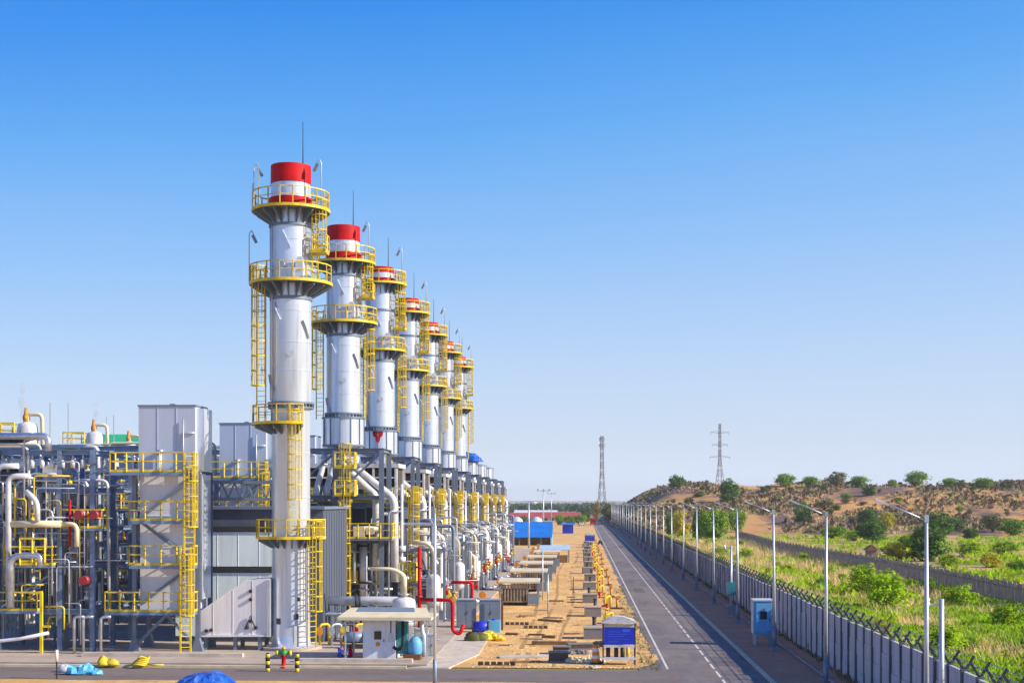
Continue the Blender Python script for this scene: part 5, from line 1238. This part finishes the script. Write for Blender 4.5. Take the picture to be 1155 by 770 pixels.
# ================================================================== PYLONS
def lattice(label, px, D, zbase, h, w0, w1, arms):
    q = at_px(px, D); t = thing('pylon', label, 'pylon', (q[0], q[1], zbase), .3); n = 9
    def wz(k): return w1 * (1.6 - .6 * k / n) + (w0 - 1.6 * w1) * max(0, 1 - k / n / .55) ** 1.3
    mb = MB(); mc = MB(); zs = [h * (1 - (1 - k / n) ** 1.15) for k in range(n + 1)]
    for k in range(n):
        a, b = wz(k) / 2, wz(k + 1) / 2
        c0 = [(-a, -a), (a, -a), (a, a), (-a, a)]; c1 = [(-b, -b), (b, -b), (b, b), (-b, b)]
        for i in range(4):
            j = (i + 1) % 4
            mb.bar((*c0[i], zs[k]), (*c1[i], zs[k + 1]), .24)
            mc.bar((*c0[i], zs[k]), (*c1[j], zs[k + 1]), .15); mc.bar((*c0[j], zs[k]), (*c1[i], zs[k + 1]), .15)
    mb.build('legs', 'pylon', t); mc.build('lattice', 'pylon', t)
    for f, L in arms:
        z = h * f; m1 = MB()
        for s_ in (-1, 1): m1.bar((0, 0, z - .6), (s_ * L, 0, z), .3); m1.bar((0, 0, z + .8), (s_ * L, 0, z), .25)
        for s_ in (-1, 1): m1.bar((s_ * L, 0, z), (s_ * L, 0, z - 1.6), .2)
        m1.build('cross_arm', 'pylon', t)
lattice('lattice mast with splayed legs at the far end of the road', 679, 720, -1, 44, 5.0, 1.15, ((.97, 1.4), (.9, 1.4)))
q = at_px(812, 860); lattice('power pylon with cross arms rising behind the ridge', 812, 860, 4, 53, 8, 1.0, ((.90, 6), (.76, 5), (.62, 6.5)))

# ================================================================== VEGETATION
def crown_mesh(seed, n_cl, n_leaf, size, flat=1.0, hollow=.35, lump=.17, z0=.25):
    rnd = random.Random(seed); mb = MB(); cl = []
    while len(cl) < n_cl:
        p = Vector((rnd.uniform(-1, 1), rnd.uniform(-1, 1), rnd.uniform(-1, 1)))
        if p.length > 1 or p.length < hollow: continue
        k_ = 1 + .28 * noise.noise(p * 1.4 + Vector((seed, 0, 0))); cl.append(Vector((p.x * .36 * k_, p.y * .36 * k_, z0 + (1 - z0) * .47 + p.z * (1 - z0) * .47 * flat * k_)))
    for c in cl:
        rr = lump * rnd.uniform(.45, 1.4)
        for k in range(n_leaf):
            d = Vector((rnd.gauss(0, 1), rnd.gauss(0, 1), rnd.gauss(0, .8))).normalized() * rr * rnd.uniform(.3, 1) ** .5
            p = c + d; s = size * rnd.uniform(.6, 1.3)
            u = Vector((rnd.gauss(0, 1), rnd.gauss(0, 1), rnd.gauss(0, .7))).normalized()
            nrm = (d.normalized() * .7 + Vector((rnd.gauss(0, .5), rnd.gauss(0, .5), rnd.gauss(0, .5) + .3))).normalized()
            u = (u - nrm * u.dot(nrm)).normalized(); w = nrm.cross(u)
            mb.quad(p - u * s, p + w * s * .55, p + u * s, p - w * s * .55)
    return mb, cl
def tree_template(seed, leaf, n_cl, n_leaf, size, z0, lump=.17, flat=1.0):
    t = thing('tree', '', 'tree'); mb, cl = crown_mesh(seed, n_cl, n_leaf, size, flat, .35, lump, z0); mb.build('crown', leaf, t)
    mb = MB(); rnd = random.Random(seed); mb.tube([(0, 0, -.03), (.01, .01, z0 * .7), (.0, .02, z0 + .1)], .035, 7, .022)
    for c in cl[::2][:9]: mb.tube([(0, .01, z0 * rnd.uniform(.5, .95)), (c.x * .5, c.y * .5, (z0 + c.z) * .5), tuple(c)], .016, 5, .005)
    mb.build('trunk', 'bark', t); return t
KINDS = {
 'dark': tree_template(1, 'leafdark', 60, 46, .042, .03, .16), 'mid': tree_template(2, 'leafmid', 60, 46, .042, .03, .16), 'light': tree_template(3, 'leaflight', 52, 46, .042, .02, .15),
 'yellow': tree_template(4, 'leafyellow', 50, 44, .042, .03, .15), 'olive': tree_template(5, 'leafolive', 50, 40, .036, .05, .15), 'ochre': tree_template(6, 'leafochre', 36, 40, .036, .12, .15),
}
USED = set(); TREES = []
NMW = {'dark': 'dark green', 'mid': 'green', 'light': 'bright green', 'yellow': 'yellow-green', 'olive': 'greyish olive', 'ochre': 'ochre-leaved', 'umb': 'green spreading'}
def tree(px, py, wpx, hpx, kind, label, rnd=random.Random(5), name='tree', cat='tree', group=None):
    p, d = hit(px, py)
    if p is None: return
    sw = wpx * d / FPX / .86; sh = hpx * d / FPX / .98
    src = KINDS[kind]
    if kind in USED: o = copy_tree(src)
    else: o = src; USED.add(kind)
    o.name = name; o.location = (p.x, p.y, p.z - .05); o.rotation_euler = (0, 0, rnd.uniform(0, 6.28)); o.scale = (sw, sw, sh)
    tag(o, label, cat, group); return o
T = [
 (762, 551, 20, 16, 'dark', 'dark green tree on the ridge crest, right of the mast'), (821, 567, 25, 27, 'dark', 'rounded dark green tree below the ridge crest near the power pylon'),
 (885, 549, 22, 16, 'mid', 'green spreading tree on the ridge crest above the second nearest lamp'), (913, 549, 22, 12, 'mid', 'green bush on the crest right of a spreading tree'),
 (944, 550, 28, 19, 'olive', 'broad olive tree on the ridge crest'), (968, 549, 24, 13, 'mid', 'low spreading tree right of the broad olive one'), (991, 549, 12, 13, 'olive', 'thin greyish tree on the crest'),
 (1033, 549, 25, 19, 'mid', 'round green tree on the crest above the nearest lamp arm'), (1072, 550, 20, 12, 'mid', 'small green tree on the crest, left of the bush line at the right edge'), (1108, 552, 28, 14, 'mid', 'wide green tree on the crest near the right edge'),
 (1135, 552, 26, 12, 'olive', 'olive bush on the crest at the right edge'), (1083, 550, 14, 10, 'olive', 'small olive bush on the crest between two green trees'), (852, 548, 16, 9, 'olive', 'small olive bush on the crest left of the spreading tree'), (735, 550, 14, 7, 'mid', 'low bush near the left end of the ridge'), (1006, 549, 10, 9, 'mid', 'tiny green bush on the crest beside the round tree'),
 (980, 559, 18, 13, 'dark', 'dark green bush just below the crest'), (862, 556, 12, 8, 'olive', 'olive bush high on the slope'), (905, 591, 24, 22, 'dark', 'dark green bush at the foot of the slope behind the lamps'), (930, 575, 26, 14, 'olive', 'olive shrub halfway up the slope'),
 (790, 610, 22, 38, 'dark', 'dark tree behind the far lamps, tall and narrow'), (805, 612, 34, 40, 'mid', 'large green tree behind the lamps in the middle distance'), (768, 606, 24, 32, 'yellow', 'yellow-green tree beyond the concrete fence'), (757, 603, 14, 26, 'dark', 'dark bush beyond the fence in the distance'), (830, 600, 22, 28, 'mid', 'green tree by the slope foot, left of the palisade'),
 (980, 592, 24, 20, 'dark', 'dark green round bush on the orange flat'), (1000, 596, 20, 20, 'yellow', 'yellow bush beside the dark round bush'), (985, 612, 38, 27, 'dark', 'dark green tree beyond the palisade, left of the nearest lamp'), (963, 610, 24, 13, 'light', 'bright green low bush beyond the palisade'), (940, 607, 30, 15, 'mid', 'green shrub at the palisade left part'),
 (1048, 633, 46, 44, 'dark', 'large dark green tree behind the nearest lamp'), (1058, 606, 40, 30, 'dark', 'dense dark tree farther behind the nearest lamp'), (1030, 622, 30, 22, 'mid', 'green bush left of the large dark tree'), (1015, 632, 44, 22, 'yellow', 'yellow-green bush in front of the large dark tree'),
 (1079, 598, 22, 14, 'dark', 'round dark bush on the flat, left of another'), (1095, 607, 20, 13, 'dark', 'round dark bush on the flat, right of another'), (1120, 600, 34, 22, 'olive', 'olive bush on the flat near the right edge'), (1142, 604, 30, 20, 'mid', 'green bush at the foot of the slope, right edge'), (1095, 628, 34, 18, 'light', 'bright green bush on the orange flat'), (1135, 625, 36, 16, 'light', 'bright green bush by the right edge on the flat'), (1150, 648, 26, 18, 'mid', 'green bush behind the palisade at the right edge'),
 (1118, 640, 26, 18, 'yellow', 'yellow-green shrub on the flat'), (1070, 640, 26, 16, 'light', 'bright green bush behind the palisade, right of the nearest lamp'),
 (686, 590, 20, 26, 'olive', 'hazy olive tree at the end of the road'), (698, 585, 18, 18, 'olive', 'hazy olive tree at the foot of the ridge end'), (672.5, 589, 11, 24, 'ochre', 'ochre tree beside the end of the road'), 
 (632, 592, 12, 13, 'mid', 'green tree left of three beyond the yard'), (643, 592, 12, 12, 'mid', 'green tree middle of three beyond the yard'), (655, 592, 13, 13, 'mid', 'green tree right of three beyond the yard'),
 (590, 590, 14, 9, 'dark', 'dark green tree far left beyond the blue shed'), (662, 588, 10, 12, 'dark', 'dark green tree at the yard end, next to the road end'), (620, 588, 12, 9, 'dark', 'dark low tree beyond the blue shed, left of three green ones'),
]
for a in T: tree(*a)
# brown hedge under those trees
rnd = random.Random(11)
for k in range(60):
    px = rnd.uniform(700, 1155); py = rnd.uniform(552, 588)
    kd = rnd.choice(('olive', 'olive', 'dark', 'mid', 'ochre'))
    tree(px, py, rnd.uniform(5, 13), rnd.uniform(4, 8), kd, {'olive': 'small greyish scrub bush dotted on the ridge slope', 'dark': 'small dark scrub bush dotted on the ridge slope', 'mid': 'small green scrub bush dotted on the ridge slope', 'ochre': 'small dry ochre bush dotted on the ridge slope'}[kd], rnd, 'bush', 'bush', f'small {NMW[kd]} bushes dotted over the ridge')
for k in range(46):   # shrubs in the field between the two fences
    y = 52 + 250 * rnd.random() ** 1.5; x = 14.8 + rnd.random() * (20 if y > 70 else 12)
    kd = rnd.choice(('light', 'light', 'light', 'yellow', 'mid')); h = rnd.uniform(1.0, 2.0); w = h * rnd.uniform(1.0, 1.7)
    src = KINDS[kd]; o = copy_tree(src); o.name = 'shrub'; o.location = (x, y, -.02); o.rotation_euler = (0, 0, rnd.uniform(0, 6)); o.scale = (w, w, h)
    tag(o, f'{NMW[kd]} leafy shrub among the weeds between the two fences', 'shrub', f'{NMW[kd]} shrubs between the fences')
for k, (px, py, w, h, kd, lb) in enumerate(((1000, 690, 60, 46, 'light', 'large bright green shrub in the field between the fences'), (975, 675, 44, 38, 'light', 'bright green shrub left of the largest one in the field'), (1062, 745, 50, 40, 'light', 'bright green shrub behind the nearest camera post'), (1130, 700, 22, 18, 'olive', 'pale olive tuft in the field at the right edge'), (1085, 690, 40, 30, 'light', 'bright green shrub halfway to the palisade at right'))):
    tree(px, py, w, h, kd, lb, name='shrub', cat='shrub')

def scatter(name, m, n, fn, seed, blades, h0, h1, w, leafy=False):
    rnd = random.Random(seed); V = []; Fc = []
    for k in range(n):
        r = fn(rnd)
        if r is None: continue
        x, y, z, s = r
        for b in range(blades):
            a = rnd.uniform(0, 2 * PI); L = rnd.uniform(h0, h1) * s; o = rnd.uniform(.05, .4) * s; tilt = rnd.uniform(.1, .8)
            bx, by = x + o * math.cos(a), y + o * math.sin(a); ca, sa = math.cos(a + 1.2), math.sin(a + 1.2); ww = w * s * rnd.uniform(.6, 1.3)
            tx, ty, tz = bx + math.cos(a) * L * tilt, by + math.sin(a) * L * tilt, z + L
            i = len(V)
            if leafy:
                mx_, my_, mz = (bx + tx) / 2, (by + ty) / 2, z + L * rnd.uniform(.45, .75)
                V += [(bx, by, z + L * rnd.uniform(0, .4)), (mx_ - ca * ww, my_ - sa * ww, mz), (tx, ty, tz), (mx_ + ca * ww, my_ + sa * ww, mz)]; Fc.append((i, i + 1, i + 2, i + 3))
            else:
                V += [(bx - ca * ww, by - sa * ww, z), (bx + ca * ww, by + sa * ww, z), (tx, ty, tz)]; Fc.append((i, i + 1, i + 2))
    me = bpy.data.meshes.new(name); me.from_pydata(V, [], Fc); me.materials.append(M[m]); me.update()
    o = bpy.data.objects.new(name, me); COL.objects.link(o); return struct(o, 'stuff')
def greenness(x, y):
    return noise.noise(Vector((x / 7, y / 13, 0))) + .5 * noise.noise(Vector((x / 2.5, y / 4, 3)))
def f_near(rnd):
    y = 44 + 86 * rnd.random() ** 1.2; x = 14.1 + rnd.random() * 26
    g = greenness(x, y) + (.5 if x < 18 else 0) + .25
    if g < rnd.uniform(-.1, .35): return None
    return x, y, 0, 1.0
def f_far(rnd):
    y = 120 + 260 * rnd.random(); x = 14.2 + rnd.random() * (22 + y * .25)
    g = greenness(x, y) + (.5 if x < 19 else -.12)
    if g < rnd.uniform(-.05, .4): return None
    return x, y, 0, 1.6
def f_dry(rnd):
    y = 44 + 270 * rnd.random() ** 1.2; x = 14.4 + rnd.random() * 30
    if greenness(x, y) > rnd.uniform(-.2, .3) - (.2 if x < 18 else 0): return None
    return x, y, 0, 1.0 + y / 200
scatter('green_weeds', 'leaflight', 15000, f_near, 1, 9, .25, .75, .085, True)
scatter('green_weeds', 'leafmid', 4500, f_near, 2, 8, .25, .8, .07, True)
scatter('far_green_weeds', 'leaflight', 12000, f_far, 3, 7, .25, .7, .11, True)
scatter('dry_grass', 'dry', 6500, f_dry, 4, 9, .3, .7, .03)
def f_wood(rnd):
    d = rnd.uniform(900, 2600); x = rnd.uniform(-700, 420); return x, d, rnd.uniform(0, 4), rnd.uniform(2, 6)
scatter('far_wood', 'farwood', 5200, f_wood, 6, 6, .5, 1.2, .5, True)
def f_scrub(rnd):
    px = rnd.uniform(690, 1200); d = rnd.uniform(400, 720); q = FW * d + RT * ((px - 577.5) / FPX * d)
    h = hill_h(q.x, q.y)
    if h < .2 or noise.noise(Vector((q.x / 30, q.y / 60, 9))) < rnd.uniform(-.2, .35): return None
    return q.x, q.y, h - .05, rnd.uniform(.8, 2.0)
scatter('hill_scrub', 'leafolive', 5000, f_scrub, 7, 6, .3, .9, .28, True)
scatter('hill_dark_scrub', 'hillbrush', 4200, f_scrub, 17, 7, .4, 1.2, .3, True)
scatter('hill_dry_grass', 'dry', 14000, f_scrub, 8, 6, .3, .8, .08)
scatter('gravel', 'kerb', 900, lambda r: (r.uniform(-6, 3.6), 77.5 + 160 * r.random() ** 2, 0, r.uniform(.5, 1.2)), 12, 3, .03, .09, .07, True)
mb = MB(); drnd = random.Random(9)
for k in range(26):
    y0 = 81 + 220 * drnd.random() ** 1.7; x0 = 3.6 + drnd.random() * .4; a_, b_ = drnd.uniform(.15, .4), drnd.uniform(1, 4.5)
    ring = [(x0 + a_ * math.cos(t_) * drnd.uniform(.6, 1.2), y0 + b_ * math.sin(t_) * drnd.uniform(.7, 1.2), 0.0128 + .0004 * k) for t_ in [2 * PI * i / 14 for i in range(14)]]
    mb._add(ring, [tuple(range(14))])
struct(mb.build('sand_drift', 'dirt'))
for x0, ph in ((-2.9, 0), (-1.3, 0), (-4.1, 2), (2.6, 4)):
    mb = MB(); vs = []; yy = [78 + .8 * i for i in range(230)]
    for y in yy: c_ = x0 + .35 * math.sin(y / 17 + ph) + .12 * noise.noise(Vector((y / 4, x0, 0))); w_ = .13 + .08 * noise.noise(Vector((y / 2.5, x0, 5))); vs += [(c_ - w_, y, .0165), (c_ + w_, y, .0165)]
    mb._add(vs, [(2 * i, 2 * i + 1, 2 * i + 3, 2 * i + 2) for i in range(len(yy) - 1) if noise.noise(Vector((yy[i] / 6, x0, 8))) > -.25])
    struct(mb.build('wheel_rut', 'rut'))
scatter('verge_weeds', 'leafolive', 500, lambda r: (13.62 - abs(r.gauss(0, .18)), 40 + 200 * r.random() ** 1.5, .02, r.uniform(.4, .9)), 15, 6, .2, .5, .05)
rnd = random.Random(77)
for k in range(16):
    y0 = 60 + 300 * rnd.random() ** 1.6; x0 = rnd.choice((4.8, 5.2, 6.2, 7.4)); wd = rnd.uniform(.5, 1.6); ln = rnd.uniform(1.5, 9)
    n_ = 10; mb = MB(); vs = []
    for i in range(n_ + 1): yy = y0 + ln * i / n_; vs += [(x0 + rnd.uniform(-.06, .06), yy, .004), (x0 + wd + rnd.uniform(-.06, .06), yy, .004)]
    mb._add(vs, [(2 * i, 2 * i + 1, 2 * i + 3, 2 * i + 2) for i in range(n_)]); struct(mb.build('road_patch', 'asphaltpatch' if k % 3 else 'asphaltcross'))
scatter('yard_weeds', 'leafolive', 260, lambda r: (r.uniform(3.2, 4.1), r.uniform(77, 150), 0, .5), 9, 6, .2, .5, .04)

def steam(name, pts, label, dens):
    mb = MB()
    for (x, y, z, rr, sz) in pts: mb.lathe([(rr * math.sin(PI * k / 10) + .001, z - sz * math.cos(PI * k / 10)) for k in range(11)], (x, y, 0), 16)
    o = mb.build(name, bpy.data.materials.new('steam')); m = o.data.materials[0]; m.use_nodes = True; nt = m.node_tree; nt.nodes.remove(nt.nodes['Principled BSDF'])
    v = nt.nodes.new('ShaderNodeVolumePrincipled'); v.inputs['Color'].default_value = (1, 1, 1, 1)
    ns = nt.nodes.new('ShaderNodeTexNoise'); ns.inputs['Scale'].default_value = 1.6; ns.inputs['Detail'].default_value = 4
    g = nt.nodes.new('ShaderNodeNewGeometry'); nt.links.new(g.outputs['Position'], ns.inputs['Vector'])
    mr = nt.nodes.new('ShaderNodeMapRange'); mr.inputs[1].default_value = .42; mr.inputs[2].default_value = .7; mr.inputs[4].default_value = dens
    nt.links.new(ns.outputs['Fac'], mr.inputs[0]); nt.links.new(mr.outputs[0], v.inputs['Density']); nt.links.new(v.outputs[0], nt.nodes['Material Output'].inputs['Volume'])
    o['label'] = label; struct(o, 'stuff'); return o
q = at_px(509, 119); steam('steam', [(q[0], q[1], 5.6, .9, .8)], 'white puff of steam among the pipes', 2.2)
q = at_px(25, 106); steam('steam', [(q[0], q[1], 16.7, .3, 1.5)], 'thin wisp of steam above the left column', 1.6)
q = at_px(105, 126); steam('steam', [(q[0] + .2, q[1], 17.2, .3, 1.2)], 'thin wisp of steam above the second column', 1.6)

# ================================================================== AIR, LIGHT, SKY
hz = MB(); hz.box(-9500, -400, -8, 9500, 9800, 90); ho = hz.build('haze', bpy.data.materials.new('haze_air')); struct(ho, 'stuff')
m = ho.data.materials[0]; m.use_nodes = True; nt = m.node_tree; nt.nodes.remove(nt.nodes['Principled BSDF'])
pv = nt.nodes.new('ShaderNodeVolumePrincipled'); pv.inputs['Color'].default_value = (.92, .96, 1, 1); pv.inputs['Density'].default_value = .00012; pv.inputs['Anisotropy'].default_value = 0
nt.links.new(pv.outputs[0], nt.nodes['Material Output'].inputs['Volume'])

ELEV, AZ = R(29.2), R(12)   # sun to the right of the road, a little behind the camera
sd = Vector((math.cos(ELEV) * math.cos(AZ), -math.cos(ELEV) * math.sin(AZ), math.sin(ELEV)))
sl = bpy.data.lights.new('sun', 'SUN'); sl.energy = 5.0; sl.angle = R(.5); sl.color = (1, .90, .74)
so = bpy.data.objects.new('sun', sl); COL.objects.link(so); so.location = (60, -40, 80); so.rotation_euler = (-sd).to_track_quat('-Z', 'Y').to_euler()

w = bpy.data.worlds.new('World'); S.world = w; w.use_nodes = True
nt = w.node_tree; N = nt.nodes; L = nt.links
bg = N['Background']; sky = N.new('ShaderNodeTexSky'); sky.sky_type = 'NISHITA'; sky.sun_disc = False
sky.sun_elevation = ELEV; sky.sun_rotation = math.atan2(sd.x, sd.y); sky.air_density = 1.0; sky.dust_density = .6; sky.ozone_density = 2.0
L.new(sky.outputs[0], bg.inputs['Color']); bg.inputs['Strength'].default_value = .10
tc = N.new('ShaderNodeTexCoord'); sp = N.new('ShaderNodeSeparateXYZ'); L.new(tc.outputs['Generated'], sp.inputs[0])
cr = N.new('ShaderNodeValToRGB'); sn = N.new('ShaderNodeTexNoise'); sn.inputs['Scale'].default_value = 2.2; sn.inputs['Detail'].default_value = 3
smp = N.new('ShaderNodeMapping'); smp.inputs['Scale'].default_value = (1, 1, 4); L.new(tc.outputs['Generated'], smp.inputs[0]); L.new(smp.outputs[0], sn.inputs['Vector'])
ma = N.new('ShaderNodeMath'); ma.operation = 'MULTIPLY_ADD'; L.new(sp.outputs['X'], ma.inputs[0]); ma.inputs[1].default_value = -.09; L.new(sp.outputs['Z'], ma.inputs[2])
mb2 = N.new('ShaderNodeMath'); mb2.operation = 'MULTIPLY_ADD'; L.new(sn.outputs['Fac'], mb2.inputs[0]); mb2.inputs[1].default_value = .035; mb2.inputs[2].default_value = -.018
mc2 = N.new('ShaderNodeMath'); mc2.operation = 'ADD'; L.new(ma.outputs[0], mc2.inputs[0]); L.new(mb2.outputs[0], mc2.inputs[1])
md2 = N.new('ShaderNodeMix'); md2.data_type = 'FLOAT'; mr2 = N.new('ShaderNodeMapRange'); mr2.inputs[1].default_value = .02; mr2.inputs[2].default_value = .25; L.new(sp.outputs['Z'], mr2.inputs[0])
L.new(mr2.outputs[0], md2.inputs[0]); L.new(sp.outputs['Z'], md2.inputs[2]); L.new(mc2.outputs[0], md2.inputs[3]); L.new(md2.outputs[0], cr.inputs[0])
def lin(r, g, b): return tuple(((c / 255 + .055) / 1.055) ** 2.4 if c > 10 else c / 255 / 12.92 for c in (r, g, b)) + (1,)
el = cr.color_ramp.elements
el[0].position = 0.0; el[0].color = tuple(c * 1.3 for c in lin(206, 221, 243)); el[1].position = 1.0; el[1].color = lin(16, 76, 180)
for pos, c in ((.04, (207, 223, 247)), (.10, (184, 212, 249)), (.18, (142, 193, 250)), (.26, (90, 171, 247)), (.34, (28, 141, 241)), (.5, (36, 120, 228)), (.75, (22, 92, 200))):
    e = el.new(pos); e.color = lin(*c)
bg2 = N.new('ShaderNodeBackground'); L.new(cr.outputs[0], bg2.inputs['Color']); bg2.inputs['Strength'].default_value = .71
ms = N.new('ShaderNodeMixShader'); ms.inputs[0].default_value = .85
L.new(bg.outputs[0], ms.inputs[1]); L.new(bg2.outputs[0], ms.inputs[2]); L.new(ms.outputs[0], N['World Output'].inputs['Surface'])

cd = bpy.data.cameras.new('camera'); cd.lens = 50; cd.sensor_width = 36; cd.shift_y = 182 / 1155; cd.clip_end = 20000; cd.clip_start = .5
co = bpy.data.objects.new('camera', cd); COL.objects.link(co); co.location = (0, 0, CAMZ); co.rotation_euler = (PI / 2, 0, YAW); S.camera = co
S.view_settings.view_transform = 'Standard'; S.view_settings.look = 'None'; S.view_settings.exposure = 0.55; S.view_settings.gamma = 1
S.cycles.use_denoising = True
S.cycles.max_bounces = 6; S.cycles.volume_bounces = 0; S.cycles.transparent_max_bounces = 8
